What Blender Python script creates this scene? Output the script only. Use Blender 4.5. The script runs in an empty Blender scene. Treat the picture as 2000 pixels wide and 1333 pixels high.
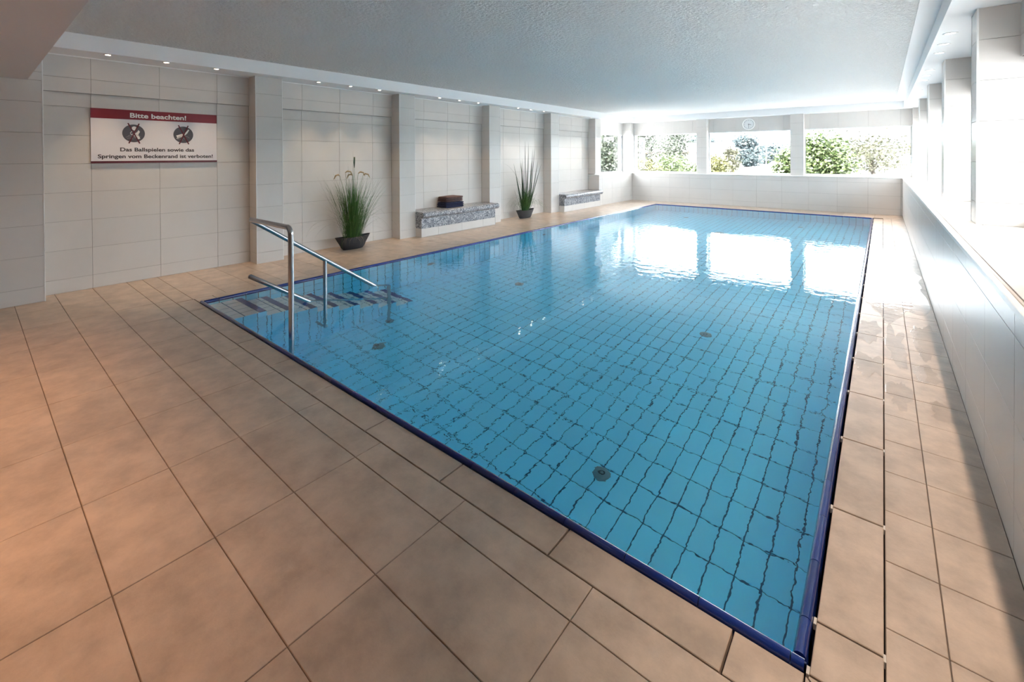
import bpy, math, random
from mathutils import Vector, Matrix, noise

random.seed(7)
SC = bpy.context.scene
COL = SC.collection

# ------------------------------------------------------------------ camera
YAW, PITCH, ROLL, FPX, CY, HCAM = 0.6888, 0.0083, 0.0046, 879.4, 314.01, 1.44
_s, _k = math.sin(YAW), math.cos(YAW)
_r, _f, _u = Vector((_k, _s, 0)), Vector((-_s, _k, 0)), Vector((0, 0, 1))
_f2 = _f * math.cos(PITCH) - _u * math.sin(PITCH)
_u2 = _u * math.cos(PITCH) + _f * math.sin(PITCH)
_r3 = _r * math.cos(ROLL) - _u2 * math.sin(ROLL)
_u3 = _r * math.sin(ROLL) + _u2 * math.cos(ROLL)
cam_d = bpy.data.cameras.new('camera')
cam_d.sensor_width = 36.0
cam_d.lens = FPX / 2000.0 * 36.0
cam_d.shift_y = -(666.5 - CY) / 2000.0
cam_d.clip_start, cam_d.clip_end = 0.05, 3000
cam = bpy.data.objects.new('camera', cam_d)
COL.objects.link(cam)
M3 = Matrix((_r3, _u3, -_f2)).transposed()
cam.matrix_world = Matrix.Translation((0, 0, HCAM)) @ M3.to_4x4()
SC.camera = cam

# ------------------------------------------------------------------ sky and exposure
SKY_STRENGTH = 4.2
world = bpy.data.worlds.new('overcast_sky')
SC.world = world
world.use_nodes = True
bg = world.node_tree.nodes['Background']
bg.inputs[0].default_value = (0.89, 0.95, 1.0, 1)
bg.inputs[1].default_value = SKY_STRENGTH
SC.view_settings.view_transform = 'Standard'
SC.view_settings.look = 'None'
SC.view_settings.gamma = 1.0
SC.view_settings.use_curve_mapping = False
SC.view_settings.exposure = 2.16
SC.cycles.max_bounces = 12
SC.cycles.diffuse_bounces = 6
SC.cycles.use_light_tree = False
SC.cycles.transmission_bounces = 12
SC.cycles.sample_clamp_indirect = 20.0


# sun from behind the building, over the roof: it reaches the ground and shrubs outside, not the windows
sun_d = bpy.data.lights.new('sun', 'SUN')
sun_d.energy = 46.0
sun_d.angle = math.radians(2.0)
sun_d.color = (1.0, 0.96, 0.90)
sun = bpy.data.objects.new('sun', sun_d)
sun.rotation_euler = Vector((0.0, 0.62, -0.78)).to_track_quat('-Z', 'Y').to_euler()
COL.objects.link(sun)


def portal(name, m, sx, sy):
    """sampling aid at a window opening: gives no light of its own"""
    l = bpy.data.lights.new(name, 'AREA')
    l.shape = 'RECTANGLE'
    l.size, l.size_y = sx, sy
    l.cycles.is_portal = True
    o = bpy.data.objects.new(name, l)
    o.matrix_world = m
    COL.objects.link(o)


def basis(x, y, z, loc):
    return Matrix.Translation(loc) @ Matrix((x, y, z)).transposed().to_4x4()


# area lights shine along their local -Z: -Z points into the room
portal('portal_right', basis((0, 1, 0), (0, 0, 1), (1, 0, 0), (0.93, 8.5, 1.55)), 11.4, 1.26)
portal('portal_far', basis((-1, 0, 0), (0, 0, 1), (0, 1, 0), (-2.95, 14.52, 1.55)), 7.2, 1.26)
portal('portal_left', basis((0, -1, 0), (0, 0, 1), (-1, 0, 0), (-6.92, 13.1, 1.55)), 1.95, 1.26)

# ------------------------------------------------------------------ materials
MAT = {}


def nodes_of(m):
    m.use_nodes = True
    nt = m.node_tree
    return nt, nt.nodes, nt.links, nt.nodes['Principled BSDF']


def mat(name, col, rough=0.5, metal=0.0, spec=0.5, vary=0.0, grain=0.0, gscale=40.0, bump=0.0, bscale=60.0, bdist=0.002, coat=0.0, detail=6.0, col2=None):
    m = bpy.data.materials.new(name)
    nt, N, L, P = nodes_of(m)
    P.inputs['Base Color'].default_value = (*col, 1)
    P.inputs['Roughness'].default_value = rough
    P.inputs['Metallic'].default_value = metal
    P.inputs['Specular IOR Level'].default_value = spec
    if coat:
        P.inputs['Coat Weight'].default_value = coat
        P.inputs['Coat Roughness'].default_value = 0.08
    geo = N.new('ShaderNodeNewGeometry')
    src = None
    if grain or col2:
        nz = N.new('ShaderNodeTexNoise')
        nz.inputs['Scale'].default_value = gscale
        nz.inputs['Detail'].default_value = detail
        nz.inputs['Roughness'].default_value = 0.65
        L.new(geo.outputs['Position'], nz.inputs['Vector'])
        rp = N.new('ShaderNodeValToRGB')
        c2 = col2 or tuple(c * (1 - grain) for c in col)
        rp.color_ramp.elements[0].position = 0.36
        rp.color_ramp.elements[0].color = (*c2, 1)
        rp.color_ramp.elements[1].position = 0.64
        rp.color_ramp.elements[1].color = (*col, 1)
        L.new(nz.outputs['Fac'], rp.inputs[0])
        src = rp.outputs[0]
    if vary:
        oi = N.new('ShaderNodeObjectInfo')
        mr = N.new('ShaderNodeMapRange')
        mr.inputs['To Min'].default_value = 1 - vary
        mr.inputs['To Max'].default_value = 1 + vary
        L.new(oi.outputs['Random'], mr.inputs['Value'])
        hs = N.new('ShaderNodeHueSaturation')
        hs.inputs['Color'].default_value = (*col, 1)
        if src:
            L.new(src, hs.inputs['Color'])
        L.new(mr.outputs[0], hs.inputs['Value'])
        src = hs.outputs[0]
    if src:
        L.new(src, P.inputs['Base Color'])
    if bump:
        nb = N.new('ShaderNodeTexNoise')
        nb.inputs['Scale'].default_value = bscale
        nb.inputs['Detail'].default_value = 3
        L.new(geo.outputs['Position'], nb.inputs['Vector'])
        b = N.new('ShaderNodeBump')
        b.inputs['Strength'].default_value = bump
        b.inputs['Distance'].default_value = bdist
        L.new(nb.outputs['Fac'], b.inputs['Height'])
        L.new(b.outputs[0], P.inputs['Normal'])
    MAT[name] = m
    return m


mat('floor_tile', (0.56, 0.44, 0.35), 0.36, vary=0.05, grain=0.28, gscale=6.0, bump=0.25, bscale=160, bdist=0.001, detail=6)
mat('floor_grout', (0.15, 0.11, 0.085), 0.8)
mat('gutter_dark', (0.012, 0.011, 0.012), 0.7)
mat('spacer_grey', (0.62, 0.58, 0.54), 0.5)
mat('wall_tile', (0.64, 0.612, 0.59), 0.30, vary=0.02, grain=0.03, gscale=2.5, bump=0.04, bscale=14, bdist=0.002)
mat('wall_grout', (0.27, 0.25, 0.235), 0.8)
mat('trim_white', (0.85, 0.85, 0.85), 0.35)
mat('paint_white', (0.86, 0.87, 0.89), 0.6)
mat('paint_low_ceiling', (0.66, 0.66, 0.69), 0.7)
mat('paint_cream', (0.40, 0.37, 0.34), 0.7)
mat('kerb_blue', (0.006, 0.025, 0.19), 0.16, vary=0.12, coat=0.4)
mat('kerb_grout', (0.06, 0.09, 0.22), 0.6)
mat('pool_tile', (0.24, 0.79, 0.985), 0.25, vary=0.03)
mat('pool_grout', (0.012, 0.09, 0.19), 0.7)
mat('tread_tile', (0.74, 0.74, 0.74), 0.4, vary=0.03)
mat('nosing_tile', (0.012, 0.03, 0.20), 0.3)
mat('steel', (0.46, 0.46, 0.48), 0.27, metal=1.0)
mat('inlet_grey', (0.16, 0.26, 0.29), 0.4)
mat('inlet_dark', (0.03, 0.05, 0.06), 0.4)
mat('pot_anthracite', (0.017, 0.017, 0.021), 0.55, bump=0.3, bscale=90)
mat('soil', (0.03, 0.022, 0.015), 0.9)
mat('towel_brown', (0.115, 0.062, 0.056), 0.95, bump=1.0, bscale=220, bdist=0.004, grain=0.3, gscale=30)
mat('towel_navy', (0.012, 0.018, 0.065), 0.95, bump=1.0, bscale=220, bdist=0.004, grain=0.4, gscale=30)
mat('clock_white', (0.86, 0.86, 0.85), 0.3)
mat('clock_dial', (0.74, 0.75, 0.76), 0.4)
mat('clock_dark', (0.08, 0.08, 0.09), 0.4)
mat('clock_grey', (0.30, 0.31, 0.32), 0.4)
mat('sign_white', (0.74, 0.72, 0.76), 0.35)
mat('sign_red', (0.22, 0.008, 0.022), 0.35)
mat('sign_wine', (0.10, 0.005, 0.016), 0.4)
mat('sign_text', (0.035, 0.022, 0.03), 0.5)
mat('sign_letter_white', (0.85, 0.82, 0.80), 0.5)
mat('sign_disc', (0.075, 0.072, 0.09), 0.4)
mat('sign_wave', (0.22, 0.20, 0.22), 0.4)
mat('window_frame_white', (0.82, 0.82, 0.82), 0.4)
mat('window_frame_dark', (0.05, 0.05, 0.055), 0.4)
mat('lamp_ring', (0.75, 0.75, 0.76), 0.3)
mat('paving', (0.62, 0.61, 0.59), 0.9, grain=0.12, gscale=0.6)
mat('lawn', (0.16, 0.26, 0.08), 0.9, grain=0.3, gscale=1.0)
mat('asphalt', (0.40, 0.40, 0.41), 0.9)
mat('house_wall', (0.3, 0.27, 0.26), 0.8)
mat('house_roof', (0.35, 0.31, 0.30), 0.8)
mat('house_fascia', (0.06, 0.018, 0.016), 0.7)
mat('house_glass', (0.06, 0.08, 0.10), 0.1)
mat('car_white', (0.75, 0.75, 0.76), 0.25, coat=0.6)
mat('car_silver', (0.48, 0.50, 0.53), 0.25, coat=0.6)
mat('car_dark', (0.05, 0.055, 0.07), 0.25, coat=0.6)
mat('car_glass', (0.04, 0.05, 0.06), 0.08)
mat('tyre', (0.02, 0.02, 0.02), 0.8)
mat('bark', (0.03, 0.023, 0.018), 0.9)
mat('hill_haze_green', (0.05, 0.085, 0.10), 0.95, grain=0.3, gscale=0.05)  # distance haze put into the hill colour as a bluish tint
mat('lamp_pole', (0.6, 0.6, 0.6), 0.5)


def leaf_mat(name, c1, c2, tr=0.35):
    m = bpy.data.materials.new(name)
    nt, N, L, P = nodes_of(m)
    out = N['Material Output']
    geo = N.new('ShaderNodeNewGeometry')
    rp = N.new('ShaderNodeValToRGB')
    rp.color_ramp.elements[0].color = (*c1, 1)
    rp.color_ramp.elements[1].color = (*c2, 1)
    L.new(geo.outputs['Random Per Island'], rp.inputs[0])
    L.new(rp.outputs[0], P.inputs['Base Color'])
    P.inputs['Roughness'].default_value = 0.5
    t = N.new('ShaderNodeBsdfTranslucent')
    L.new(rp.outputs[0], t.inputs['Color'])
    mx = N.new('ShaderNodeMixShader')
    mx.inputs[0].default_value = tr
    L.new(P.outputs[0], mx.inputs[1])
    L.new(t.outputs[0], mx.inputs[2])
    L.new(mx.outputs[0], out.inputs['Surface'])
    MAT[name] = m


leaf_mat('leaf_yellow', (0.0239, 0.0283, 0.0066), (0.0479, 0.0458, 0.0131))
leaf_mat('leaf_green', (0.0117, 0.0235, 0.0037), (0.0314, 0.0444, 0.0117))
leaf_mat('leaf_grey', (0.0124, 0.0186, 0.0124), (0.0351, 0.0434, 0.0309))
leaf_mat('leaf_olive', (0.0114, 0.0128, 0.0062), (0.0331, 0.0331, 0.0165))
leaf_mat('leaf_haze_bluegreen', (0.0196, 0.0314, 0.0353), (0.0353, 0.0491, 0.0549))  # blue cast of hazy air put into the leaf colour
leaf_mat('blade_green', (0.018, 0.065, 0.016), (0.085, 0.20, 0.05), 0.2)
leaf_mat('blade_dark', (0.010, 0.030, 0.014), (0.040, 0.080, 0.035), 0.15)
leaf_mat('blade_dry', (0.36, 0.26, 0.14), (0.50, 0.38, 0.22), 0.2)


def emit(name, col, s):
    m = bpy.data.materials.new(name)
    nt, N, L, P = nodes_of(m)
    P.inputs['Base Color'].default_value = (0.8, 0.8, 0.8, 1)
    P.inputs['Emission Color'].default_value = (*col, 1)
    P.inputs['Emission Strength'].default_value = s
    MAT[name] = m


emit('lamp_warm', (1.0, 0.80, 0.62), 14)
emit('lamp_cool', (1.0, 0.97, 0.93), 3.0)


def ceiling_mat():
    m = bpy.data.materials.new('ceiling_plaster')
    nt, N, L, P = nodes_of(m)
    P.inputs['Base Color'].default_value = (0.91, 0.91, 0.91, 1)
    P.inputs['Roughness'].default_value = 0.85
    geo = N.new('ShaderNodeNewGeometry')
    n1 = N.new('ShaderNodeTexNoise')
    n1.inputs['Scale'].default_value = 32
    n1.inputs['Detail'].default_value = 4
    n1.inputs['Roughness'].default_value = 0.6
    L.new(geo.outputs['Position'], n1.inputs['Vector'])
    rp = N.new('ShaderNodeValToRGB')
    rp.color_ramp.elements[0].position = 0.34
    rp.color_ramp.elements[1].position = 0.58
    L.new(n1.outputs['Fac'], rp.inputs[0])
    b = N.new('ShaderNodeBump')
    b.inputs['Strength'].default_value = 0.9
    b.inputs['Distance'].default_value = 0.03
    L.new(rp.outputs[0], b.inputs['Height'])
    L.new(b.outputs[0], P.inputs['Normal'])
    MAT['ceiling_plaster'] = m


ceiling_mat()


def granite_mat():
    m = bpy.data.materials.new('granite')
    nt, N, L, P = nodes_of(m)
    P.inputs['Roughness'].default_value = 0.28
    geo = N.new('ShaderNodeNewGeometry')
    v = N.new('ShaderNodeTexNoise')
    v.inputs['Scale'].default_value = 26
    v.inputs['Detail'].default_value = 5
    v.inputs['Roughness'].default_value = 0.7
    v.inputs['Distortion'].default_value = 1.6
    L.new(geo.outputs['Position'], v.inputs['Vector'])
    rp = N.new('ShaderNodeValToRGB')
    e = rp.color_ramp.elements
    e[0].position, e[0].color = 0.40, (0.05, 0.057, 0.075, 1)
    e[1].position, e[1].color = 0.62, (0.62, 0.63, 0.66, 1)
    x = e.new(0.5)
    x.color = (0.22, 0.24, 0.28, 1)
    L.new(v.outputs['Fac'], rp.inputs[0])
    L.new(rp.outputs[0], P.inputs['Base Color'])
    MAT['granite'] = m


granite_mat()


def schlick(N, L, f0, normal=None):
    """reflectance that grows towards grazing angles, the same from both sides of a thin sheet"""
    lw = N.new('ShaderNodeLayerWeight')
    lw.inputs['Blend'].default_value = 0.5
    if normal:
        L.new(normal, lw.inputs['Normal'])
    pw5 = N.new('ShaderNodeMath')
    pw5.operation = 'POWER'
    pw5.inputs[1].default_value = 5.0
    L.new(lw.outputs['Facing'], pw5.inputs[0])
    ma = N.new('ShaderNodeMath')
    ma.operation = 'MULTIPLY_ADD'
    ma.inputs[1].default_value = 1 - f0
    ma.inputs[2].default_value = f0
    L.new(pw5.outputs[0], ma.inputs[0])
    return ma.outputs[0]


def glass_mat(name, tint):
    m = bpy.data.materials.new(name)
    nt, N, L, P = nodes_of(m)
    out = N['Material Output']
    N.remove(P)
    fr = schlick(N, L, 0.06)
    t = N.new('ShaderNodeBsdfTransparent')
    t.inputs[0].default_value = tint
    g = N.new('ShaderNodeBsdfGlossy')
    g.inputs['Roughness'].default_value = 0.0
    mx = N.new('ShaderNodeMixShader')
    L.new(fr, mx.inputs[0])
    L.new(t.outputs[0], mx.inputs[1])
    L.new(g.outputs[0], mx.inputs[2])
    L.new(mx.outputs[0], out.inputs['Surface'])
    MAT[name] = m


glass_mat('window_glass', (0.97, 0.985, 0.98, 1))
glass_mat('window_glass_dimming', (0.75, 0.77, 0.77, 1))  # tint added to dim the daylight through the right windows


def water_mats():
    m = bpy.data.materials.new('pool_water')
    nt, N, L, P = nodes_of(m)
    out = N['Material Output']
    N.remove(P)
    g = N.new('ShaderNodeBsdfGlass')
    g.inputs['IOR'].default_value = 1.33
    g.inputs['Roughness'].default_value = 0.0
    geo = N.new('ShaderNodeNewGeometry')
    big = N.new('ShaderNodeTexNoise')
    big.inputs['Scale'].default_value = 0.45
    big.inputs['Detail'].default_value = 1
    L.new(geo.outputs['Position'], big.inputs['Vector'])
    amp = N.new('ShaderNodeMapRange')
    amp.inputs['From Min'].default_value = 0.38
    amp.inputs['From Max'].default_value = 0.66
    amp.inputs['To Min'].default_value = 0.25
    amp.inputs['To Max'].default_value = 1.0
    L.new(big.outputs['Fac'], amp.inputs['Value'])
    n1 = N.new('ShaderNodeTexNoise')
    n1.inputs['Scale'].default_value = 10.0
    n1.inputs['Detail'].default_value = 3
    n1.inputs['Roughness'].default_value = 0.45
    L.new(geo.outputs['Position'], n1.inputs['Vector'])
    mu = N.new('ShaderNodeMath')
    mu.operation = 'MULTIPLY'
    L.new(n1.outputs['Fac'], mu.inputs[0])
    L.new(amp.outputs[0], mu.inputs[1])
    b = N.new('ShaderNodeBump')
    b.inputs['Strength'].default_value = 1.0
    b.inputs['Distance'].default_value = 0.0038
    L.new(mu.outputs[0], b.inputs['Height'])
    L.new(b.outputs[0], g.inputs['Normal'])
    L.new(g.outputs[0], out.inputs['Surface'])
    va = N.new('ShaderNodeVolumeAbsorption')
    va.inputs['Color'].default_value = (0.10, 0.85, 0.998, 1)
    va.inputs['Density'].default_value = 0.20
    L.new(va.outputs[0], out.inputs['Volume'])
    MAT['pool_water'] = m

    m = bpy.data.materials.new('puddle_water')
    nt, N, L, P = nodes_of(m)
    out = N['Material Output']
    N.remove(P)
    t = N.new('ShaderNodeBsdfTransparent')
    t.inputs[0].default_value = (0.96, 0.96, 0.96, 1)
    g = N.new('ShaderNodeBsdfGlossy')
    g.inputs['Roughness'].default_value = 0.03
    geo = N.new('ShaderNodeNewGeometry')
    n1 = N.new('ShaderNodeTexNoise')
    n1.inputs['Scale'].default_value = 16
    n1.inputs['Detail'].default_value = 2
    L.new(geo.outputs['Position'], n1.inputs['Vector'])
    b = N.new('ShaderNodeBump')
    b.inputs['Strength'].default_value = 0.6
    b.inputs['Distance'].default_value = 0.002
    L.new(n1.outputs['Fac'], b.inputs['Height'])
    L.new(b.outputs[0], g.inputs['Normal'])
    mx = N.new('ShaderNodeMixShader')
    L.new(schlick(N, L, 0.025, b.outputs[0]), mx.inputs[0])
    L.new(t.outputs[0], mx.inputs[1])
    L.new(g.outputs[0], mx.inputs[2])
    L.new(mx.outputs[0], out.inputs['Surface'])
    MAT['puddle_water'] = m


water_mats()

# ------------------------------------------------------------------ helpers


class MB:
    """collects simple shapes for one mesh"""

    def __init__(self):
        self.v, self.f = [], []

    def add(self, vs, fs):
        n = len(self.v)
        self.v += [tuple(p) for p in vs]
        self.f += [tuple(i + n for i in q) for q in fs]
        return self

    def box(self, a, b):
        x0, y0, z0 = a
        x1, y1, z1 = b
        return self.add([(x0, y0, z0), (x1, y0, z0), (x1, y1, z0), (x0, y1, z0), (x0, y0, z1), (x1, y0, z1), (x1, y1, z1), (x0, y1, z1)],
                        [(3, 2, 1, 0), (4, 5, 6, 7), (0, 1, 5, 4), (1, 2, 6, 5), (2, 3, 7, 6), (3, 0, 4, 7)])

    def cham(self, a, b, c):
        """box with chamfered edges all round"""
        (x0, y0, z0), (x1, y1, z1) = a, b
        vs = []
        for z, d in ((z0, c), (z0 + c, 0), (z1 - c, 0), (z1, c)):
            e = 0 if d == 0 else c
            vs += [(x0 + e, y0 + e, z), (x1 - e, y0 + e, z), (x1 - e, y1 - e, z), (x0 + e, y1 - e, z)]
        fs = [(3, 2, 1, 0), (12, 13, 14, 15)]
        for k in range(3):
            for i in range(4):
                j = (i + 1) % 4
                fs.append((k * 4 + i, k * 4 + j, k * 4 + 4 + j, k * 4 + 4 + i))
        return self.add(vs, fs)

    def tube(self, pts, r, n=12, caps=True):
        """round tube along a polyline with parallel-transported rings; r a number or list"""
        pts = [Vector(p) for p in pts]
        rs = r if isinstance(r, (list, tuple)) else [r] * len(pts)
        t0 = (pts[1] - pts[0]).normalized()
        a = Vector((0, 0, 1)) if abs(t0.z) < 0.9 else Vector((1, 0, 0))
        u = (a - t0 * a.dot(t0)).normalized()
        vs, fs = [], []
        for i, p in enumerate(pts):
            t = ((pts[min(i + 1, len(pts) - 1)] - p).normalized() + (p - pts[max(i - 1, 0)]).normalized()).normalized()
            u = (u - t * u.dot(t)).normalized()
            w = t.cross(u)
            for k in range(n):
                an = 2 * math.pi * k / n
                vs.append(p + (u * math.cos(an) + w * math.sin(an)) * rs[i])
        for i in range(len(pts) - 1):
            for k in range(n):
                j = (k + 1) % n
                fs.append((i * n + k, i * n + j, (i + 1) * n + j, (i + 1) * n + k))
        if caps:
            fs.append(tuple(reversed(range(n))))
            fs.append(tuple(range((len(pts) - 1) * n, len(pts) * n)))
        return self.add(vs, fs)

    def extrude(self, prof, axis, a, b, closed=True):
        """2D profile extruded along an axis: axis 'y' takes (x,z), 'x' takes (y,z), 'z' takes (x,y)"""
        def P(q, t):
            return {'y': (q[0], t, q[1]), 'x': (t, q[0], q[1]), 'z': (q[0], q[1], t)}[axis]
        n = len(prof)
        vs = [P(q, a) for q in prof] + [P(q, b) for q in prof]
        fs = [(i, (i + 1) % n, n + (i + 1) % n, n + i) for i in range(n)]
        if closed:
            fs += [tuple(reversed(range(n))), tuple(range(n, 2 * n))]
        return self.add(vs, fs)

    def disc(self, c, r, h, n=32, axis='z'):
        prof = [(r * math.cos(2 * math.pi * i / n), r * math.sin(2 * math.pi * i / n)) for i in range(n)]
        if axis == 'z':
            return self.extrude([(c[0] + p[0], c[1] + p[1]) for p in prof], 'z', c[2], c[2] + h)
        if axis == 'x':
            return self.extrude([(c[1] + p[0], c[2] + p[1]) for p in prof], 'x', c[0], c[0] + h)
        return self.extrude([(c[0] + p[0], c[2] + p[1]) for p in prof], 'y', c[1], c[1] + h)

    def lathe(self, prof, c, n=32, axis='z'):
        """profile (r, h) revolved"""
        vs, fs = [], []
        m = len(prof)
        for i in range(n):
            a = 2 * math.pi * i / n
            for r, h in prof:
                p = (r * math.cos(a), r * math.sin(a), h)
                if axis == 'y':
                    p = (p[0], p[2], p[1])
                if axis == 'x':
                    p = (p[2], p[0], p[1])
                vs.append((c[0] + p[0], c[1] + p[1], c[2] + p[2]))
        for i in range(n):
            j = (i + 1) % n
            for k in range(m - 1):
                fs.append((i * m + k, j * m + k, j * m + k + 1, i * m + k + 1))
        return self.add(vs, fs)

    def mesh(self, name, material, smooth=False, fix=True):
        me = bpy.data.meshes.new(name)
        me.from_pydata(self.v, [], self.f)
        if fix:
            import bmesh
            bm = bmesh.new()
            bm.from_mesh(me)
            bmesh.ops.recalc_face_normals(bm, faces=bm.faces)
            bm.to_mesh(me)
            bm.free()
        me.materials.append(MAT[material])
        if smooth:
            for p in me.polygons:
                p.use_smooth = True
        me.update()
        return me

    def obj(self, name, material, parent=None, smooth=False, fix=True):
        o = bpy.data.objects.new(name, self.mesh(name, material, smooth, fix))
        COL.objects.link(o)
        if parent:
            o.parent = parent
        return o


def smooth_angle(o, deg=35):
    me = o.data
    for p in me.polygons:
        p.use_smooth = True
    me.set_sharp_from_angle(angle=math.radians(deg))
    return o


def empty(name, loc=(0, 0, 0)):
    o = bpy.data.objects.new(name, None)
    o.location = loc
    COL.objects.link(o)
    return o


def tag(o, label, cat, group=None, kind=None):
    o['label'] = label
    o['category'] = cat
    if group:
        o['group'] = group
    if kind:
        o['kind'] = kind
    return o


def struct(o, label=None):
    o['kind'] = 'structure'
    if label:
        o['label'] = label
    return o


def stuff(o):
    o['kind'] = 'stuff'
    return o


def local_parent(o, root):
    """keep geometry that was written in world coordinates in place under an Empty that has its own location"""
    o.parent = root
    o.matrix_parent_inverse = Matrix.Translation(-Vector(root.location))
    return o


ORI = {
    '+z': ((1, 0, 0), (0, 1, 0), (0, 0, 1)),
    '+x': ((0, 1, 0), (0, 0, 1), (1, 0, 0)),
    '-x': ((0, -1, 0), (0, 0, 1), (-1, 0, 0)),
    '-y': ((1, 0, 0), (0, 0, 1), (0, -1, 0)),
    '+y': ((-1, 0, 0), (0, 0, 1), (0, 1, 0)),
}
_tile_cache = {}


def tile_mesh(name, w, h, t, c, material):
    key = (name, round(w, 3), round(h, 3), t, c, material)
    if key not in _tile_cache:
        a, b = w / 2, h / 2
        vs = [(-a, -b, -t), (a, -b, -t), (a, b, -t), (-a, b, -t), (-a, -b, -c), (a, -b, -c), (a, b, -c), (-a, b, -c),
              (-a + c, -b + c, 0), (a - c, -b + c, 0), (a - c, b - c, 0), (-a + c, b - c, 0)]
        fs = [(8, 9, 10, 11)]
        for k in (0, 4):
            for i in range(4):
                j = (i + 1) % 4
                fs.append((k + i, k + j, k + 4 + j, k + 4 + i))
        _tile_cache[key] = MB().add(vs, fs).mesh(name, material, fix=False)
    return _tile_cache[key]


def tile(parent, ori, u0, u1, v0, v1, w, gap=0.003, material='wall_tile', t=0.01, c=0.0007, name='tile', jit=0.0):
    """one tile; (u,v) are the world coordinates in the plane, w the plane of its outer face"""
    du, dv = u1 - u0 - gap, v1 - v0 - gap
    if du < 0.004 or dv < 0.004:
        return None
    o = bpy.data.objects.new(name, tile_mesh(name, du, dv, t, c, material))
    uc, vc = (u0 + u1) / 2, (v0 + v1) / 2
    w = w + random.uniform(-jit, jit)
    loc = {'+z': (uc, vc, w), '+x': (w, uc, vc), '-x': (w, uc, vc), '-y': (uc, w, vc), '+y': (uc, w, vc)}[ori]
    o.matrix_world = basis(*ORI[ori], loc)
    COL.objects.link(o)
    o.parent = parent
    return o


def tile_grid(parent, ori, us, vs, w, **kw):
    for i in range(len(us) - 1):
        for j in range(len(vs) - 1):
            tile(parent, ori, us[i], us[i + 1], vs[j], vs[j + 1], w, **kw)


def cuts(a, b, start, pitch, least=0.02):
    """joint positions start + k*pitch that fall inside (a,b), with both ends"""
    k0 = math.ceil((a + least - start) / pitch)
    out = [a]
    k = k0
    while start + k * pitch < b - least:
        out.append(start + k * pitch)
        k += 1
    out.append(b)
    return out


# ------------------------------------------------------------------ measured planes of the hall
PL, PR, PN, PF = -5.260, -0.165, 1.476, 13.14     # outer edges of the blue kerb
KW = 0.034                                        # kerb width
IL, IR, IN, IF = PL + KW, PR - KW, PN + KW, PF - KW
DEPTH = 1.30
WATER = -0.002
RWX, FWY = 0.364, 14.08                           # right and far low walls
PIX, REX, BANDX = -6.544, -6.788, -6.763          # left piers, recesses, upper band
SOX, SOZ, CEZ = -6.362, 2.558, 2.726
SILL = 0.905
ROWS = [0.0, 0.147, 0.457, 0.767, 1.077, 1.387, 1.697, 2.007]
BANDZ = 2.160
PIERS = [(2.504, 2.852), (4.849, 5.183), (7.192, 7.543), (9.522, 9.878), (11.822, 12.145)]
PIER0 = 0.503
YB = -3.2                                         # wall behind the camera
RPIERS = [(2.57, 2.85), (4.93, 5.20), (7.29, 7.56), (9.66, 9.93), (12.03, 12.30)]
RPX, RBX, RGX = 0.556, 0.780, 0.83

# ------------------------------------------------------------------ floors
GZ = -0.006
fl = struct(MB().box((REX - 0.1, YB, -0.25), (RWX + 0.1, 1.322, GZ)).obj('floor', 'floor_grout'))
XJ0 = -0.746
xs = cuts(REX - 0.02, RWX, XJ0, 0.6045)
ys = [-1.475 + 0.295 * i for i in range(10)] + [1.179]
ys = [0.294 - 0.296 * k for k in range(6, -1, -1)] + [0.590, 0.887, 1.179]
tile_grid(fl, '+z', xs, ys, 0.0, gap=0.0034, material='floor_tile', c=0.0015, jit=0.0004)
tile_grid(fl, '+z', cuts(-5.43, 0.006, XJ0, 0.6045), [1.179, 1.322], 0.0, gap=0.0034, material='floor_tile', c=0.0015)
tile_grid(fl, '+z', cuts(REX - 0.02, -5.43, XJ0, 0.6045), [1.179, 1.322], 0.0, gap=0.0034, material='floor_tile', c=0.0015)
tile_grid(fl, '+z', [0.006, 0.150, RWX], [1.179, 1.322], 0.0, gap=0.0034, material='floor_tile', c=0.0015)

# left deck
fll = struct(MB().box((REX - 0.1, 1.322, -0.25), (-5.432, 14.1, GZ)).obj('floor_left', 'floor_grout'))
yl = cuts(1.322, FWY, 1.467, 0.2995)
tile_grid(fll, '+z', [REX - 0.02, -6.035, -5.436], yl, 0.0, gap=0.0034, material='floor_tile', c=0.0015, jit=0.0003)
# far deck
flf = struct(MB().box((-5.432, 13.31, -0.25), (RWX + 0.1, FWY + 0.1, GZ)).obj('floor_far', 'floor_grout'))
tile_grid(flf, '+z', cuts(-5.436, RWX, XJ0, 0.6045), cuts(13.31, FWY, 13.45, 0.2995), 0.0, gap=0.0034, material='floor_tile', c=0.0015)
# right deck
flr = struct(MB().box((0.0085, 1.322, -0.25), (RWX + 0.1, 13.31, GZ)).obj('floor_right', 'floor_grout'))
yr = cuts(1.322, 13.31, 1.771, 0.2945)
tile_grid(flr, '+z', [0.0085, 0.150, RWX], yr, 0.0, gap=0.0034, material='floor_tile', c=0.0015, jit=0.0003)

# overflow gutter: dark channel under loose cover tiles
gut = struct(MB().box((-5.436, 1.322, -0.22), (PL, 13.31, -0.14)).box((PR, 1.322, -0.22), (0.012, 13.31, -0.14))
             .box((PL, 1.322, -0.22), (PR, PN, -0.14)).box((PL, PF, -0.22), (PR, 13.31, -0.14)).obj('floor_gutter_shell', 'gutter_dark'))


def covers(ori_axis, cutlist, lo, hi):
    for a, b in zip(cutlist[:-1], cutlist[1:]):
        if ori_axis == 'x':
            tile(gut, '+z', a, b, lo, hi, 0.0, gap=0.007, material='floor_tile', t=0.025, c=0.002, name='gutter_cover', jit=0.0006)
        else:
            tile(gut, '+z', lo, hi, a, b, 0.0, gap=0.007, material='floor_tile', t=0.025, c=0.002, name='gutter_cover', jit=0.0006)


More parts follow.
